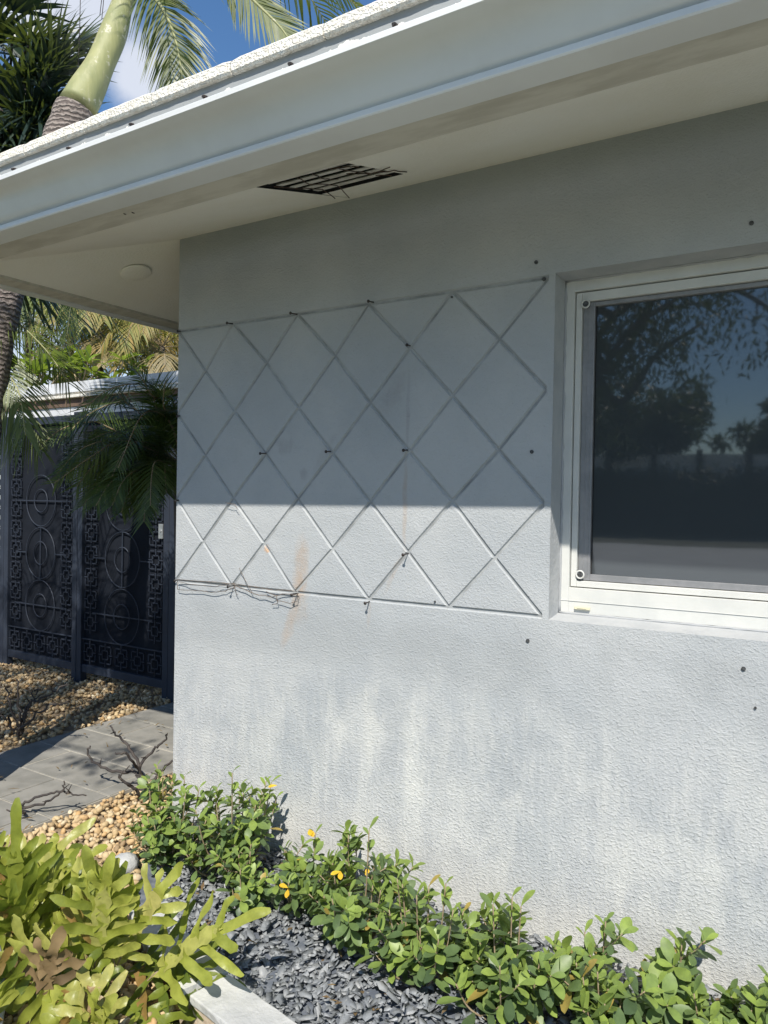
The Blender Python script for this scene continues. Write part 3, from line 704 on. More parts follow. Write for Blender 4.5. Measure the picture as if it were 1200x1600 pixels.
# stone curb: slabs laid along the curve, brown brick face under a pale cap
from itertools import pairwise
cu = empty('stone_edging', (1.3, -.87, 0), 'pale stone edging with brown brick face between the slate bed and the fern', 'edging')
def curb_piece(p, q, gap=.003):
    p, q = Vector((*p, 0)), Vector((*q, 0)); d = (q-p).normalized(); nn_ = Vector((-d.y, d.x, 0))
    if nn_.y > 0: nn_ = -nn_
    p = p+d*gap; q = q-d*gap
    for nm, mt, z0, z1, o0_, o1_ in (('brick_course', 'curb_brick', -.12, .036, .010, .118), ('cap_stone', 'curb_stone', .0365, .062, 0, .128)):
        b = MB(); n = 6; vs = []
        for i in range(n+1):
            c_ = p.lerp(q, i/n)
            for (oo, zz) in ((o0_, z0), (o1_, z0), (o1_, z1), (o0_, z1)):
                j = rng.uniform(-.003, .003) if nm == 'cap_stone' else 0
                v = c_+nn_*(oo+j); vs.append((v.x, v.y, zz+(j*.5 if zz > .03 else 0)))
        fs = [(i*4+k, i*4+(k+1) % 4, (i+1)*4+(k+1) % 4, (i+1)*4+k) for i in range(n) for k in range(4)]+[(0, 1, 2, 3), (n*4, n*4+1, n*4+2, n*4+3)]
        b.add(vs, fs); b.build(nm, mt, cu, bevel=.004)
for a_, b_ in pairwise(CURB): curb_piece(a_, b_)
rk = scatter_mesh('white_rock', 'white_rock', [(.20, -.43, .022)], [.055], ico_v, ico_f, .3, (1, .9, .8), True, .03); tag(rk, 'smooth white rock at the edge of the bed behind the fern', 'rock')

# ================================================================ PLANTS
def leaf(b, p, d, up, ln, wd, cup=.18, segs=4, tipfac=.62, droop=.15):
    """obovate leaf: base p, direction d, upper side up"""
    d = Vector(d).normalized(); up = Vector(up); up = (up-d*up.dot(d)); up = up.normalized() if up.length > 1e-4 else d.orthogonal().normalized(); sd = d.cross(up)
    prof = [(0, .08), (.22, .5), (.5, .92), (.72, 1.0), (.9, .62), (1.0, .06)] if segs >= 4 else [(0, .1), (.55, 1), (1, .06)]
    vs = []
    for u, w_ in prof:
        c_ = p+d*(u*ln)-up*(droop*ln*u*u); hw = wd*.5*w_
        vs += [c_-sd*hw+up*(cup*hw), c_, c_+sd*hw+up*(cup*hw)]
    n = len(prof)
    b.add(vs, [(i*3+k, i*3+k+1, i*3+k+4, i*3+k+3) for i in range(n-1) for k in (0, 1)])
def blade(b, p, d, up, ln, wd, droop, segs=3):
    d = Vector(d).normalized(); up = Vector(up); sd = d.cross(up)
    sd = sd.normalized() if sd.length > 1e-4 else d.orthogonal().normalized()
    vs = []
    for i in range(segs+1):
        u = i/segs; c_ = p+d*(ln*u)+Vector((0, 0, -1))*(droop*ln*u*u); hw = wd*.5*(1-u**2.2)*(.55+.9*min(u*4, .5))
        vs += [c_-sd*hw, c_+sd*hw+Vector((0, 0, .0))]
    b.add(vs, [(i*2, i*2+1, i*2+3, i*2+2) for i in range(segs)])
def catmull(pts, n=8):
    pts = [Vector(p) for p in pts]; q = [pts[0]*2-pts[1]]+pts+[pts[-1]*2-pts[-2]]; out = []
    for i in range(1, len(q)-2):
        for k in range(n):
            t = k/n; a, b_, c_, d_ = q[i-1], q[i], q[i+1], q[i+2]
            out.append(.5*((2*b_)+(c_-a)*t+(2*a-5*b_+4*c_-d_)*t*t+(3*b_-a-3*c_+d_)*t**3))
    out.append(pts[-1]); return out
def frond(lb, sb_, path_, leaf_len, n, wd, droop=.35, start=.12, plane_up=(0, 0, 1), fold=.35, fwd=.55, rr=.006, both=True):
    pts = catmull(path_, 10); k = len(pts)
    sb_.tube(pts, [rr*(1-.8*i/k)+.0012 for i in range(k)], 5)
    cum = [0]
    for a, c_ in zip(pts[:-1], pts[1:]): cum.append(cum[-1]+(c_-a).length)
    T = cum[-1]
    for i in range(n):
        u = start+(1-start)*(i+.5)/n; s_ = u*T
        j = max(q for q in range(k) if cum[q] <= s_); j = min(j, k-2)
        p = pts[j].lerp(pts[j+1], (s_-cum[j])/max(1e-6, cum[j+1]-cum[j])); tg = (pts[j+1]-pts[j]).normalized()
        up = Vector(plane_up); up = (up-tg*up.dot(tg)).normalized(); sd = tg.cross(up)
        ll = leaf_len*(math.sin(PI*min(1, .18+.82*u))**.55 if u < .95 else .45)*rng.uniform(.85, 1.1)
        for sg in (-1, 1):
            lb.cv = min(1, max(0, rng.normal(.5, .22)))
            d = (sd*sg+tg*(fwd+u*.6)+up*(fold*rng.uniform(.3, 1.1))+Vector(rng.normal(0, .07, 3))).normalized()
            blade(lb, p, d, up, ll, wd, droop*rng.uniform(.7, 1.3))
# ---- low shrubs along the wall
def shrub(x, y, h, rad_, nst, label, yellow=0, leafs=.052, seed=0, lean=(0, 0)):
    global rng
    keep = rng; rng = np.random.default_rng(100+seed)
    g_ = empty('shrub', (x, y, 0), label, 'shrub', 'leafy shrubs along the wall')
    lb, st, yl = MB(), MB(), MB(); tips = []
    for s in range(nst):
        a = rng.uniform(0, 2*PI); r_ = rad_*math.sqrt(rng.uniform(0, 1)); hh = h*(1-.45*(r_/rad_)**2)*rng.uniform(.55, 1.18)
        b0 = Vector((x+math.cos(a)*.005, y+math.sin(a)*.005, -.01)); tx = Vector((x+math.cos(a)*r_+lean[0]*hh, min(-.03, y+math.sin(a)*r_+lean[1]*hh), hh))
        md = b0.lerp(tx, .5)+Vector((math.cos(a)*r_*.18, math.sin(a)*r_*.18, -.01))
        pts = catmull([b0, md, tx], 6); st.tube(pts, [.0035*(1-.5*i/len(pts)) for i in range(len(pts))], 5)
        d0 = (pts[-1]-pts[-3]).normalized(); tips.append((pts, d0))
        # side twigs
        stems = [(pts, len(pts))]
        for q in range(rng.integers(1, 3)):
            j = rng.integers(4, len(pts)-2); aa = rng.uniform(0, 2*PI); e = pts[j]+Vector((math.cos(aa)*.06, math.sin(aa)*.06, rng.uniform(.02, .07))); e.y = min(e.y, -.02)
            tp = catmull([pts[j], pts[j].lerp(e, .5)+Vector((0, 0, -.006)), e], 4); st.tube(tp, .002, 4); stems.append((tp, len(tp)))
        for pp, kk in stems:
            dd = (pp[-1]-pp[-2]).normalized(); nlv = rng.integers(9, 13); ln_tot = kk-1
            for q in range(nlv):
                u = 1-(q/nlv)**1.25*.78; j = min(int(u*ln_tot), kk-2); p = pp[j].lerp(pp[j+1], u*ln_tot-j if u*ln_tot-j < 1 else 1)
                aa = q*2.4+rng.uniform(-.3, .3); o1 = dd.orthogonal().normalized(); o2 = dd.cross(o1)
                out = o1*math.cos(aa)+o2*math.sin(aa); el = .95-.8*min(1, q/6)
                d = (out*math.cos(el)+dd*math.sin(el)+Vector((0, 0, .08))).normalized()
                L_ = leafs*1.28*rng.uniform(.65, 1.12)*(.72 if q < 2 else 1)
                lb.cv = float(np.clip((.72 if q < 4 else .38)+rng.normal(0, .17), 0, .74)) if rng.random() > .02 else 1.0
                leaf(lb, p, d, dd+Vector((0, 0, .4)), L_, L_*rng.uniform(.42, .52), cup=.2, droop=rng.uniform(.05, .3))
    for q in range(yellow):
        pts, d0 = tips[q % len(tips)]; p = pts[-1]+Vector((rng.uniform(-.03, .03), 0, -rng.uniform(-.01, .05)))+(Cc-pts[-1]).normalized()*.05
        for z_ in range(2 if q else 1):
            yl = MB(); yl.cv = rng.random(); leaf(yl, p+Vector((.004*z_, 0, 0)), Vector((rng.uniform(-1, 1), rng.uniform(-1, .2), rng.uniform(-.5, .3))), (0, -.4, 1), .034, .017); yl.build('yellow_leaf', 'yellow_leaf', g_, True)
    lb.build('foliage', 'shrub_leaf', g_, True); st.build('stem', 'stem', g_, True)
    rng = keep
shrub(.31, -.29, .36, .20, 20, 'tallest cluster of whorled green shrub leaves nearest the house corner', 0, .043, 1)
shrub(.58, -.24, .43, .19, 21, 'bushy shrub near the house corner with one yellow leaf and shadow on the wall', 1, .045, 2)
shrub(.80, -.42, .20, .09, 7, 'very low shrub in the slate between the bushy corner shrub and the yellow leaves', 0, .042, 11)
shrub(1.09, -.22, .30, .10, 8, 'shrub close against the wall behind the one with orange yellow leaves', 1, .045, 12)
shrub(1.60, -.24, .23, .11, 8, 'shrub against the wall behind the gap between two middle shrubs', 0, .048, 13)
shrub(2.02, -.40, .22, .12, 9, 'low spreading shrub at the bottom edge in front of the twiggy shrub', 0, .056, 14)
shrub(2.27, -.27, .20, .11, 8, 'low shrub at the bottom edge between the last two shrubs on the right', 0, .058, 15)
shrub(.95, -.30, .27, .10, 8, 'small sparse shrub carrying three orange yellow leaves', 4, .042, 3)
shrub(1.22, -.36, .36, .14, 15, 'upright full shrub between the yellow-leaved shrub and the middle of the bed', 2, .048, 4)
shrub(1.48, -.40, .36, .13, 15, 'leafy green shrub in the middle of the slate bed with a bare lower stem', 0, .050, 5)
shrub(1.74, -.42, .30, .14, 14, 'broad glossy shrub in the slate bed with large rounded lower leaves', 0, .055, 6)
shrub(1.92, -.25, .25, .11, 7, 'thin open shrub with long bare twigs against the pale wall under the window', 0, .050, 7)
shrub(2.13, -.18, .20, .11, 9, 'low shrub with tall narrow leaves left of the rightmost shrub', 0, .056, 8)
shrub(2.38, -.15, .21, .12, 9, 'low glossy shrub cut off by the right edge', 0, .056, 9)

# ---- lobed fern
def fern_frond(b, base, dirn, ln, face, lobes=5, lobe_len=.13, arch=.35, seed=0):
    """deeply lobed glossy frond; blade runs along a curve, `face` = upper side"""
    d = Vector(dirn).normalized(); pts = []; n = 22; p = Vector(base); dd = d.copy(); st = ln/n
    side0 = d.cross(Vector(face)).normalized()
    for i in range(n+1):
        pts.append(p.copy()); dd = (dd+Vector((0, 0, -1))*arch/n*(.3+1.6*i/n)).normalized(); p = p+dd*st
    b.cv = float(np.clip(rng.normal(.5, .25), 0, 1))
    def frame(i):
        tg = (pts[min(i+1, n)]-pts[max(i-1, 0)]).normalized(); sd = (side0-tg*side0.dot(tg)).normalized(); up = sd.cross(tg).normalized(); return tg, sd, up
    # central wing
    vs = []; i0 = int(n*.30)
    for i in range(i0, n+1):
        tg, sd, up = frame(i); u = (i-i0)/(n-i0); hw = .024*math.sin(PI*min(.5, u*1.6+.05)) if u < .8 else .024*(1-(u-.8)/.2*.9)
        hw += .005*math.sin(i*1.7)
        vs += [pts[i]-sd*hw+up*.002, pts[i], pts[i]+sd*hw+up*.002]
    m_ = n-i0+1; b.add(vs, [(i*3+k, i*3+k+1, i*3+k+4, i*3+k+3) for i in range(m_-1) for k in (0, 1)])
    cv0 = b.cv*.72
    def lobe(p0, dl, up, L_, w_):
        b.cv = float(np.clip(cv0+rng.normal(0, .10), 0, .78)) if rng.random() > .035 else 1.0
        sd = dl.cross(up).normalized(); vs = []; q = 9; tw = rng.uniform(-.25, .25); wv = rng.uniform(0, 6); cd = rng.uniform(.05, .35)
        prof = [1.45, 1.15, .95, .88, .92, 1.0, 1.06, 1.04, .86, .40]; e1 = rng.uniform(0, 6)
        for i in range(q+1):
            u = i/q; c_ = p0+dl*(L_*u)+up*(-.10*L_*u*u*cd*4+.006*math.sin(u*7+wv)); hw = w_*.5*prof[i]*(1+.10*math.sin(u*15+e1)); s2 = (sd+up*(tw*u)).normalized()
            vs += [c_-s2*hw+up*(.003+.0045*math.sin(u*13+wv)), c_-up*.001, c_+s2*hw+up*(.003-.0045*math.sin(u*12+wv))]
        b.add(vs, [(i*3+k, i*3+k+1, i*3+k+4, i*3+k+3) for i in range(q) for k in (0, 1)])
    for k in range(lobes):
        u = .42+.50*k/max(1, lobes-1)
        for sg in (-1, 1):
            i = min(n-1, int(n*(u+(.02 if sg > 0 else 0)))); tg, sd, up = frame(i)
            L_ = lobe_len*(1-.10*abs(k-1.0))*rng.uniform(.8, 1.15)*(1 if k < lobes-1 else .75)
            dl = (sd*sg*1.0+tg*(.50+.16*k)+up*rng.uniform(-.05, .2)).normalized(); lobe(pts[i]-up*.001*k, dl, up, L_, .0255*rng.uniform(.85, 1.15))
    tg, sd, up = frame(n-1); lobe(pts[n-2], tg, up, lobe_len*rng.uniform(.7, 1.1), .030)
    return pts[:i0+3]
def fern(cx, cy, n, ln, label, seed, r_=.08, dirs=None, lobe_len=.12, z=0.0, dead=0):
    global rng
    ln *= .86; dirs = [(*q[:3], q[3]*.86, *q[4:]) for q in dirs] if dirs else dirs
    keep = rng; rng = np.random.default_rng(500+seed)
    g_ = empty('fern', (cx, cy, 0), label, 'fern', 'lobed ferns in front of the edging')
    b = MB(); st = MB(); dl = MB()
    for i in range(n):
        if dirs and i < len(dirs): d = Vector(dirs[i][:3]); l_ = dirs[i][3]; ar = dirs[i][4] if len(dirs[i]) > 4 else .4
        else:
            a = rng.uniform(0, 2*PI); t_ = rng.uniform(.15, .95); d = Vector((math.cos(a)*t_, math.sin(a)*t_, 1.0)); l_ = ln*rng.uniform(.65, 1.1); ar = rng.uniform(.3, 1.1)
        base = Vector((cx+rng.uniform(-r_, r_), cy+rng.uniform(-r_, r_)*.6, z))
        face = (Cc-base).normalized()*rng.uniform(.3, 1)+Vector((0, 0, .9))+SUN*.5
        sp_ = fern_frond(b if i >= dead else dl, base, d, l_, face, rng.integers(4, 6), lobe_len*rng.uniform(1.05, 1.55), ar); st.tube([Vector((cx, cy, z-.006)), base+Vector((0, 0, -.002))]+sp_, .0026, 5)
    b.build('foliage', 'fern_leaf', g_, True); st.build('stem', 'stem', g_, True)
    if dead: dl.build('dead_frond', 'fern_dead', g_, True)
    rng = keep
Rr = Rv; TC = (Cc-Vector((.6, -.8, 0))); TC.z = 0; TC.normalize()
def vd(r_, u_, f_): return (Rr*r_+Vector((0, 0, 1))*u_+TC*f_)
def dr(r_, u_, f_, l_, ar=.4): v = vd(r_, u_, f_); return (v.x, v.y, v.z, l_, ar)
fern(.72, -.93, 10, .40, 'bright glossy lobed fern leaning over the pale stone edging', 1, .09, [dr(.75, .9, .1, .42, .5), dr(.45, 1, 0, .44, .4), dr(.1, 1, .1, .42, .3), dr(-.2, 1, .1, .44, .3), dr(1.0, .55, .2, .40, .7), dr(.9, .3, .5, .34, .8)], .125)
fern(.50, -1.00, 9, .42, 'large yellow green lobed fern in the middle of the clump, tallest of the ferns', 2, .09, [dr(0, 1, .05, .44, .25), dr(-.3, 1, .1, .36, .5), dr(.35, 1, .2, .40, .4), dr(-.6, .8, 0, .42, .5)], .13)
fern(.27, -.98, 9, .44, 'lobed fern at the left edge with brown dead fronds among the green', 3, .10, [dr(-.2, 1, 0, .32, .5), dr(.2, 1, .1, .34, .5)], .12, dead=2)
fern(.60, -1.16, 10, .26, 'low lobed fern with short fronds in front of the taller ferns', 4, .10, None, .09, dead=1)
fern(.92, -1.12, 7, .20, 'small lobed fern growing at the foot of the brown brick edging', 5, .06, None, .07)
fern(.35, -1.22, 8, .26, 'lobed fern at the bottom left corner with a long frond lying across', 6, .09, [dr(.9, .35, .2, .30, .5), dr(0, 1, .2, .24, .2)], .09)
# dead leaf litter under the ferns
lt = MB()
for i in range(500):
    p = Vector((rng.uniform(.0, .95), rng.uniform(-1.4, -.78), rng.uniform(0, .03))); lt.cv = rng.random()
    leaf(lt, p, Vector(rng.normal(0, 1, 3))*Vector((1, 1, .3)), (0, 0, 1), rng.uniform(.02, .06), rng.uniform(.006, .014), segs=2)
for i in range(110):
    x = rng.uniform(.3, 2.4); y = rng.uniform(-.75, -.05)
    if y < curb_y(x)+.02: continue
    lt.cv = rng.random(); leaf(lt, Vector((x, y, .038)), Vector(rng.normal(0, 1, 3))*Vector((1, 1, .15)), (0, 0, 1), rng.uniform(.015, .045), rng.uniform(.006, .014), segs=2)
for i in range(260):
    lt.cv = rng.random(); leaf(lt, Vector((rng.uniform(-3.4, .3), rng.uniform(-.9, 1.3), .032)), Vector(rng.normal(0, 1, 3))*Vector((1, 1, .15)), (0, 0, 1), rng.uniform(.02, .06), rng.uniform(.005, .014), segs=2)
tag(lt.build('leaf_litter', 'fern_dead', smooth=True), 'brown dry leaf litter under the ferns and scattered over the stones', 'litter', kind='stuff')
b = MB(); b.tube([P(-8, 1640, 1.9), P(2, 1570, 1.95), P(4, 1520, 2.0), P(-6, 1480, 2.05)], .011, 10); tag(b.build('garden_hose', 'hose_grey', smooth=True), 'grey hose end standing at the bottom left edge beside the fern', 'hose')

# ---- bare dark branches
def bare(name, label, base, tips, r0=.012, cat='branch', mat='dark_bark', twigs=2, amp=.006):
    g_ = MB()
    for tp in tips:
        pts = catmull([base]+tp, 6); pts = [pts[0]]+[p+Vector(rng.uniform(-amp, amp, 3)) for p in pts[1:-1]]+[pts[-1]]; k = len(pts)
        g_.tube(pts, [r0*(1-.62*i/k) for i in range(k)], 7)
        for q in range(twigs):
            j = rng.integers(k//3, k-1); e = pts[j]+Vector((rng.uniform(-.04, .04), rng.uniform(-.04, .04), rng.uniform(.0, .05))); g_.tube([pts[j], e], [r0*.45, r0*.25], 5)
    o = g_.build(name, mat, smooth=True); return tag(o, label, cat)
d0 = 3.75
bare('bare_plumeria', 'leafless dark plumeria branches lying over the paving beside the house corner', P(225, 1250, 3.55), [
    [P(215, 1210, 3.6), P(180, 1205, 3.62), P(152, 1195, 3.65), P(138, 1178, 3.65), P(141, 1165, 3.65)], [P(218, 1200, 3.6), P(200, 1165, 3.65), P(185, 1150, 3.7), P(172, 1134, 3.7)],
    [P(215, 1205, 3.6), P(235, 1175, 3.65), P(255, 1160, 3.65), P(262, 1148, 3.65)], [P(222, 1215, 3.6), P(200, 1180, 3.5), P(180, 1176, 3.5)],
    [P(240, 1220, 3.6), P(262, 1195, 3.7), P(285, 1180, 3.75)], [P(210, 1230, 3.5), P(190, 1218, 3.45), P(186, 1210, 3.45)]], .0095, 'shrub')
bare('fallen_branch', 'dark dead branch lying on the pebbles at the near edge of the path', P(20, 1262, 3.3), [
    [P(50, 1250, 3.3), P(85, 1238, 3.32), P(110, 1240, 3.3), P(135, 1243, 3.3)], [P(60, 1258, 3.3), P(95, 1238, 3.3), P(100, 1220, 3.3)], [P(40, 1270, 3.25), P(10, 1265, 3.2)]], .007)
bare('bare_shrub', 'leafless brown shrub standing in the pebbles in front of the fence', P(32, 1148, 4.35), [
    [P(20, 1110, 4.35), P(8, 1075, 4.4)], [P(30, 1110, 4.3), P(24, 1060, 4.35)], [P(45, 1105, 4.3), P(75, 1085, 4.3), P(105, 1068, 4.3)], [P(40, 1115, 4.3), P(52, 1085, 4.3), P(62, 1075, 4.3)],
    [P(10, 1125, 4.3), P(-10, 1110, 4.3)], [P(45, 1125, 4.2), P(80, 1100, 4.2), P(95, 1098, 4.2)]], .009, 'shrub', 'dark_bark', 3, .015)
# ---- Christmas palm left of the house
palm = empty('leaning_palm', (-.86, -.50, 0), 'palm with ringed grey trunk and smooth green crownshaft leaning over the roof edge', 'palm tree')
tp = catmull([(-.94, -.50, -.05), (-1.06, -.40, .6), (-1.18, -.25, 1.4), (-1.235, -.06, 2.45), (-1.23, .18, 3.1), P(118, 172, 4.12)], 10); k = len(tp)
b = MB(); b.tube(tp, [.105+.012*math.exp(-i*.25)+.004*math.sin(i*2.2)+(.018 if i > k-5 else 0)*0 for i in range(k)], 20); b.build('trunk', 'ringed_trunk', palm, True)
cs = catmull([P(121, 168, 4.12), P(152, 110, 4.2), P(178, 50, 4.28), P(196, -10, 4.36), P(215, -70, 4.42)], 8)
b = MB(); b.tube(cs, [.100-.050*(i/len(cs))**.7+.004*math.sin(i*.5) for i in range(len(cs))], 24); b.build('crownshaft', 'crownshaft', palm, True)
fr = MB(); fs_ = MB(); cw = cs[-1]
def F_(pts, ll, n, wd=.035, **kw): frond(fr, fs_, pts, ll, int(n*1.5), wd*.5, **kw)
F_([P(205, -40, 4.35), P(250, 8, 4.25), P(272, 55, 4.2), P(283, 110, 4.15), P(286, 165, 4.15)], .30, 46, .026, droop=.5, plane_up=tuple(-Fv+Vector((0, 0, .2))), fold=.15, fwd=.75, rr=.012)
F_([P(215, -60, 4.35), P(330, -60, 4.2), P(400, 5, 4.1), P(440, 45, 4.05), P(462, 80, 4.0)], .34, 46, .026, droop=.15, plane_up=tuple(-Fv+Vector((0, 0, .1))), fold=.1, fwd=1.4, rr=.012)
F_([P(215, -60, 4.35), P(360, -110, 4.4), P(470, -60, 4.5), P(560, 10, 4.6)], .34, 40, .026, droop=.25, plane_up=(0, 0, 1), fold=.1, fwd=.9, rr=.012)
for a, el in [(0.3, .9), (1.2, 1.0), (5.4, 1.0), (4.7, 1.2)]:
    d = Vector((math.cos(a), math.sin(a), 0)); q = cw
    F_([q, q+d*.35+Vector((0, 0, .35*el)), q+d*.85+Vector((0, 0, .45*el)), q+d*1.35+Vector((0, 0, .1)), q+d*1.6+Vector((0, 0, -.35))], .38, 40, .03, droop=.5)
fr.build('fronds', 'palm_leaf', palm, True); fs_.build('frond_stalks', 'crownshaft', palm, True)
# ---- drooping palm at far left
F0_ = F_
def F_(pts, ll, n, wd=.03, **kw): frond(fr, fs_, pts, ll, n, wd*.36, **kw)
pl = empty('drooping_palm', (-2.35, -.1, 0), 'palm off the left edge with dark and yellow green fronds hanging under the eave', 'palm tree')
fr = MB(); fs_ = MB(); c0 = P(-130, 470, 4.0)
F_([c0, P(-60, 455, 4.0), P(10, 490, 3.95), P(70, 545, 3.9), P(108, 600, 3.9)], .34, 40, .026, droop=.35, plane_up=tuple(-Fv*.3+Vector((0, 0, 1))), fold=.3, fwd=.9)
F_([c0, P(-80, 500, 3.9), P(-10, 560, 3.85), P(28, 610, 3.8), P(40, 680, 3.75)], .36, 44, .028, droop=.6, plane_up=tuple(-Fv+Vector((.3, 0, .3))), fold=.2, fwd=1.1)
F_([c0, P(-100, 540, 4.1), P(-30, 580, 4.1), P(20, 640, 4.05), P(60, 700, 4.0)], .32, 40, .026, droop=.6, plane_up=tuple(-Fv+Vector((0, 0, .3))), fold=.2, fwd=1.1)
F_([P(128, 380, 4.9), P(125, 410, 4.9), P(112, 470, 4.9), P(104, 530, 4.9)], .22, 20, .022, droop=.5, plane_up=tuple(-Fv), fold=.1, fwd=1.6)
for a in (1.2, 2.2, 3.2, 4.2, 5.0):
    d = Vector((math.cos(a), math.sin(a), 0)); F_([c0, c0+d*.4+Vector((0, 0, .3)), c0+d*.9+Vector((0, 0, .2)), c0+d*1.2+Vector((0, 0, -.2))], .34, 30, .03, droop=.5)
fr.build('fronds', 'date_leaf_sunny', pl, True); fs_.build('frond_stalks', 'crownshaft', pl, True)
b = MB(); b.tube([(c0.x, c0.y, -.05), (c0.x-.03, c0.y, 1.2), tuple(c0)], [.09, .07, .07], 14); b.build('trunk', 'ringed_trunk', pl, True)
# ---- pygmy date palm behind the house corner
dp = empty('date_palm', (-.93, .92, 0), 'small feathery date palm arching out from behind the house corner over the gate', 'palm tree')
fr = MB(); fs_ = MB(); fr2 = MB(); c0 = Vector((-.93, .92, 1.62))
b = MB(); b.tube([(-.90, .95, -.05), (-.92, .93, .8), tuple(c0)], [.06, .05, .06], 14); b.build('trunk', 'bark', dp, True)
def FD(b_, pts, ll, n, wd=.0088, **kw): frond(b_, fs_, pts, ll, n, wd, **kw)
FD(fr2, [c0, P(230, 700, 4.3), P(190, 688, 4.15), P(140, 715, 4.0), P(85, 755, 3.9)], .19, 46, droop=.10, plane_up=tuple(-Fv+Vector((0, 0, .5))), fold=.1, fwd=.7, rr=.005)
for tip, mid, ll in [((130, 640), (220, 600), .2), ((95, 690), (190, 630), .2), ((150, 790), (210, 740), .2), ((190, 800), (235, 740), .2), ((90, 740), (170, 690), .2), ((225, 815), (250, 750), .19),
                     ((205, 575), (250, 620), .2), ((262, 590), (268, 640), .18), ((120, 760), (190, 715), .2), ((60, 700), (150, 660), .19), ((235, 790), (255, 720), .2), ((150, 770), (215, 700), .2), ((175, 745), (225, 690), .2), ((260, 770), (272, 720), .2), ((110, 725), (185, 675), .2), ((215, 780), (240, 725), .2), ((175, 790), (225, 735), .2), ((170, 620), (220, 640), .2), ((240, 600), (256, 640), .19), ((130, 790), (200, 725), .2)]:
    dm = 4.25-rng.uniform(0, .35)
    FD(fr if rng.random() < .8 else fr2, [c0, P(mid[0]+20, mid[1]+8, 4.4), P(mid[0]-10, mid[1], dm+.1), P((mid[0]+tip[0])/2-8, (mid[1]+tip[1])/2-10, dm), P(tip[0], tip[1], dm-.05)], ll*1.15, 58, droop=.22, plane_up=tuple(-Fv*rng.uniform(.2, 1)+Vector((0, 0, rng.uniform(.3, 1)))), fold=.25, fwd=.6, rr=.004)
for a in np.linspace(-1.2, 2.6, 9):
    d = Vector((math.cos(a), math.sin(a), 0)); FD(fr, [c0, c0+d*.2+Vector((0, 0, .25)), c0+d*.5+Vector((0, 0, .25)), c0+d*.75+Vector((0, 0, -.05))], .2, 34, droop=.25)
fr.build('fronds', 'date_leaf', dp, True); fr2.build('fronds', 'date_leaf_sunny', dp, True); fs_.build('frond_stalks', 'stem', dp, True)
# ---- dark fan palm above the roof at the left
def fan(b, sb_, c_, hub, normal, r_, nseg=26, spread=1.9, wd=.04, base=None):
    sb_.tube([c_, hub], .010, 5); ax = (hub-c_).normalized(); nn2 = Vector(normal); nn2 = (nn2-ax*nn2.dot(ax)).normalized(); sd = ax.cross(nn2)
    for i in range(nseg):
        a = -spread+2*spread*i/(nseg-1); d = ax*math.cos(a)+sd*math.sin(a)+nn2*(.12*math.cos(i*PI)); b.cv = float(np.clip(rng.normal(.5, .25), 0, 1))
        blade(b, hub, d, nn2, r_*(.75+.25*math.cos(a))*rng.uniform(.85, 1.1), wd, rng.uniform(.1, .3), 4)
fp = empty('fan_palm', (-3.1, 1.9, 0), 'dark bushy fan palm rising above the white roof edge at the top left', 'palm tree')
fr = MB(); fs_ = MB(); hc = P(20, 190, 6.0)
for i in range(120):
    a = rng.uniform(0, 2*PI); e = rng.uniform(-.75, 1.35); d = Vector((math.cos(a)*math.cos(e), math.sin(a)*math.cos(e), math.sin(e)))
    c_ = hc+Vector((rng.uniform(-.3, .2), 0, rng.uniform(-1.0, .5))); fan(fr, fs_, c_, c_+d*rng.uniform(.25, .5), Vector((0, 0, 1))-Fv*.4+Vector(rng.normal(0, .3, 3)), rng.uniform(.5, .8), 24, 1.2, .034)
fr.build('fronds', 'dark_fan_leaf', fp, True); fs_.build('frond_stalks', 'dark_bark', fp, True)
b = MB(); b.tube(catmull([(hc.x-1.5, hc.y-.9, -.05), (hc.x-1.3, hc.y-.8, 1.6), (hc.x-.7, hc.y-.4, 3.6), (hc.x, hc.y, hc.z)], 5), .12, 16); b.build('trunk', 'bark', fp, True)
fb = MB()
for px_, y0, y1 in [(126, -20, 108), (163, -20, 30), (160, -20, 24)]: fb.tube([P(px_, y0, 5.6), P(px_-1.5, (y0+y1)/2, 5.6), P(px_-4, y1, 5.6)], .0028, 4)
fb.build('hanging_fibre', 'dark_bark', fp)
# ---- palms beyond the neighbour's roof
def far_palm(px_, py_, d_, r_, label, vmean, nf=20, name='garden_palm'):
    c_ = P(px_, py_, d_); g_ = empty(name, (c_.x, c_.y, 0), label, 'palm tree', 'palms beyond the low building'); fr = MB(); fs_ = MB()
    for i in range(nf):
        a = rng.uniform(0, 2*PI); el = rng.uniform(-.9, 1.2); d = Vector((math.cos(a), math.sin(a), 0)); v0 = vmean+(.35 if el < -.1 else 0)
        pts = [c_, c_+d*r_*.35*math.cos(el)+Vector((0, 0, r_*.45*math.sin(el))), c_+d*r_*.75*math.cos(el*.7)+Vector((0, 0, r_*.55*math.sin(el)-.05*r_)), c_+d*r_*.95*math.cos(el*.5)+Vector((0, 0, r_*(.45*math.sin(el)-.4)))]
        n0 = fr.n; frond(fr, fs_, pts, r_*.36, 38, .036, droop=.6, fwd=.7, rr=.018)
        for q in range(n0, fr.n): fr.var[q] = float(np.clip(fr.var[q]*.45+v0, 0, 1))
    fr.build('fronds', 'far_palm_leaf', g_, True); fs_.build('frond_stalks', 'stem', g_, True)
    b = MB(); b.tube([(c_.x, c_.y, -.05), (c_.x+.1, c_.y, c_.z*.5), tuple(c_)], [.14, .10, .09], 10); b.build('trunk', 'bark', g_, True)
far_palm(45, 500, 20, 2.1, 'green palm crown showing right beside the dark ringed trunk', .05, 20)
far_palm(110, 465, 22, 2.4, 'pale green palm crown high beyond the roof with orange lower fronds', .2, 20)
far_palm(155, 522, 19, 1.9, 'yellow orange palm crown in the middle of the gap under the eave', .34, 17)
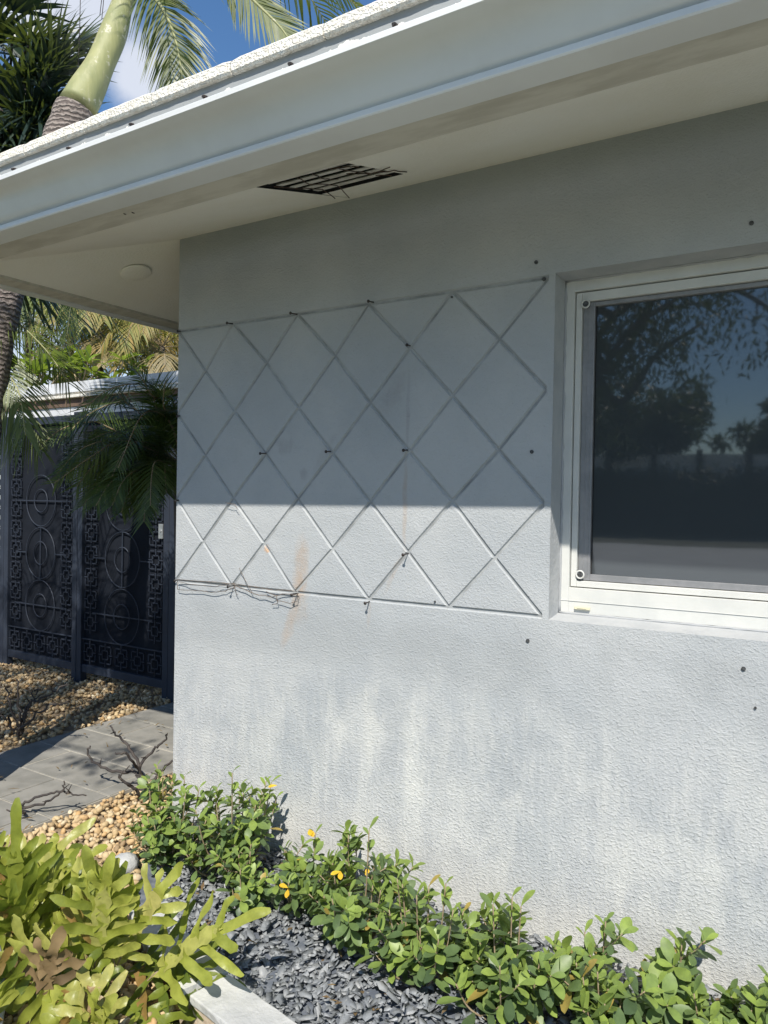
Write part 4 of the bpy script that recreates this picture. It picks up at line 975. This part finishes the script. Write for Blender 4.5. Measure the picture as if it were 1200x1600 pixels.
far_palm(208, 508, 21, 2.2, 'yellow green palm crown right of the middle of the gap', .2, 18)
far_palm(252, 542, 19, 1.9, 'straw coloured palm crown touching the house wall edge', .4, 18)
far_palm(290, 520, 22, 2.3, 'rightmost palm crown, partly hidden by the house wall', .28, 18)
# bright broad-leaved plants just above the neighbour's roof
def broad(px_, py_, d_, n, label, ll=.26):
    c_ = P(px_, py_, d_); g_ = empty('broadleaf_plant', (c_.x, c_.y, 0), label, 'plant', 'bright plants above the low roof'); b = MB(); st = MB()
    st.tube([(c_.x, c_.y, -.05), tuple(c_)], .04, 8)
    for k in range(n):
        cc = c_+Vector(rng.normal(0, .36, 3))*Vector((1.5, .6, .6)); st.tube([c_-Vector((0, 0, .6)), cc], .02, 5)
        for q in range(9):
            a = q*2.4; el = rng.uniform(.0, 1.1); b.cv = float(np.clip(rng.normal(.55, .3), 0, 1)); leaf(b, cc, Vector((math.cos(a)*math.cos(el), math.sin(a)*math.cos(el), math.sin(el))), (0, 0, 1), ll*rng.uniform(.7, 1.1), ll*.27, droop=.3)
    b.build('foliage', 'bright_leaf', g_, True); st.build('stem', 'stem', g_, True)
broad(60, 590, 17.5, 10, 'bright green broad-leaved plant above the left end of the low roof', .5)
broad(125, 577, 17.5, 9, 'bright broad-leaved plant standing over the metal roof edge, middle one', .5)
broad(180, 574, 17.5, 6, 'small bright rosette plant right of the other broad-leaved plants', .48)
# dark greenery filling behind the neighbour
def crown_tree(name, x, y, h, cr_, nl, label, lsize=.10, mat='tree_leaf', trunk_r=.14, squash=.75, group=None, limbs=7, ctr=None, extra=(), lean=(0, 0)):
    g_ = empty(name, (x, y, 0), label, 'tree', group); tb_ = MB(); lb = MB(); c_ = Vector(ctr) if ctr else Vector((x, y, h-cr_*squash))
    fork = Vector((x+lean[0], y+lean[1], max(.8, c_.z-cr_*squash*.9)))
    tb_.tube(catmull([(x, y, -.1), ((x+fork.x)/2, (y+fork.y)/2+.05, fork.z*.5), tuple(fork)], 6), [trunk_r*(1.15-.4*i/13) for i in range(13)], 12)
    cl = []; cl2 = []
    for i in range(limbs):
        a = 2*PI*i/limbs+rng.uniform(-.3, .3); e = rng.uniform(.1, 1.1); tip = c_+Vector((math.cos(a)*math.cos(e), math.sin(a)*math.cos(e), math.sin(e)*squash))*cr_*rng.uniform(.6, .9)
        pts = catmull([fork, fork.lerp(tip, .5)+Vector((0, 0, rng.uniform(-.1, .25)*cr_)), tip], 6); tb_.tube(pts, [trunk_r*.55*(1-.8*j/len(pts)) for j in range(len(pts))], 7)
        for j in (6, 8, 10, 12):
            for q in range(2): s_ = pts[j]+Vector(rng.normal(0, .28*cr_, 3))*Vector((1, 1, .7)); tb_.tube([pts[j], pts[j].lerp(s_, .5)+Vector((0, 0, .05)), s_], [.018, .012, .006], 4); cl.append(s_)
    for ex in extra:
        pts = catmull([fork]+[Vector(q) for q in ex], 6); tb_.tube(pts, [trunk_r*.4*(1-.8*j/len(pts)) for j in range(len(pts))], 7)
        for j in range(5, len(pts), 2): s_ = pts[j]+Vector(rng.normal(0, .12, 3))-Vector((0, 0, .1)); tb_.tube([pts[j], s_], [.012, .004], 4); cl2.append(s_)
    for s_ in cl2:
        for q in range(85):
            v = Vector(rng.normal(0, .14, 3)); v.z -= abs(rng.normal(0, .18)); lb.cv = rng.random(); leaf(lb, s_+v, Vector(rng.normal(0, .5, 3))-Vector((0, 0, .8)), rng.normal(0, 1, 3), lsize*rng.uniform(.7, 1.2), lsize*.3, segs=2)
    per = nl//len(cl)
    for s_ in cl:
        rr = cr_*rng.uniform(.16, .30); v0 = rng.uniform(.2, .7)
        for q in range(per):
            v = Vector(rng.normal(0, 1, 3)); v = v.normalized()*rr*rng.random()**.4; v.z *= .7
            lb.cv = float(np.clip(v0+rng.normal(0, .2), 0, 1)); d = Vector(rng.normal(0, 1, 3)); leaf(lb, s_+v, d, Vector(rng.normal(0, .6, 3))+Vector((0, 0, 1)), lsize*rng.uniform(.7, 1.3), lsize*.45, segs=2)
    tb_.build('trunk', 'bark', g_, True); lb.build('crown', mat, g_, True)
crown_tree('leafy_tree', -12.5, 15.5, 5.0, 2.2, 5000, 'dense dark green tree low behind the bright plants', .14, limbs=8)
crown_tree('leafy_tree', -16, 12.5, 5.2, 2.6, 6000, 'dark leafy tree seen in the gap left of the palms', .14, limbs=8)
# ---- trees and fence across the drive (seen in the window glass, shading the gate)
crown_tree('shade_tree', .35, -4.9, 6.6, 1.75, 5200, 'spreading broadleaf tree in front of the house, mirrored in the window', .085, limbs=9, ctr=(-.98, -3.75, 5.1), trunk_r=.13, squash=.62, lean=(-.35, .3), extra=[[(.4, -5.4, 3.0), (.9, -5.8, 3.9), (1.6, -6.0, 4.3), (2.3, -6.2, 4.1)], [(.2, -5.2, 3.4), (.5, -5.5, 4.0), (1.0, -5.6, 4.5), (1.8, -5.6, 4.6)], [(.5, -5.0, 2.5), (.9, -5.1, 2.9), (1.3, -5.2, 3.2)], [(.3, -5.6, 2.9), (.6, -5.9, 3.5), (1.2, -6.3, 3.7)], [(.3, -4.7, 2.6), (.8, -4.6, 3.1), (1.5, -4.7, 3.5)], [(.5, -4.8, 3.3), (1.0, -4.9, 3.6), (1.7, -5.0, 3.4), (2.2, -5.1, 2.9)], [(.2, -5.3, 3.2), (.7, -5.6, 3.9), (1.4, -5.8, 4.2)]])
for i, (x, y, h, r_) in enumerate([(-6.0, -39, 8.0, 3.4), (-11.5, -40, 9.0, 3.8), (-18, -39, 10, 4.2), (1.0, -40, 6.6, 3.0), (-26, -39, 9, 4.2), (8, -39, 8.5, 4.0)]):
    crown_tree('street_tree', x, y, h, r_, 6500, ['rounded dark tree across the street, mirrored in the middle of the window glass', 'tall dark tree across the street behind the rounded one', 'big dark tree across the street to the left', 'low dark tree across the street to the right', 'tree far down the street on the left', 'tree far down the street on the right'][i], .42, 'tree_leaf', .25, .85, 'trees across the street', 8)
hg = MB()
for i in range(16000):
    p = Vector((rng.uniform(-30, 12), -36+rng.normal(0, .32), rng.uniform(-.05, 3.3)*rng.uniform(.9, 1.02))); hg.cv = rng.random(); leaf(hg, p, Vector(rng.normal(0, 1, 3)), (0, .4, 1), .36, .22, segs=2)
tag(hg.build('hedge', 'hedge_leaf', smooth=True), 'long dark clipped hedge across the street, mirrored low in the window', 'hedge')
fw = empty('street_fence', (-1, -29, 0), 'pale fence with dark posts above the hedge, mirrored in the window', 'fence')
b = MB(); b.box((-32, -37.1, 0), (14, -37, 4.0)); b.build('panel', 'fence_wall', fw)
for i in range(20): b = MB(); b.box((-30+i*2.2, -36.99, 0), (-30+i*2.2+.26, -36.8, 4.2)); b.build('post', 'dark_bark', fw)
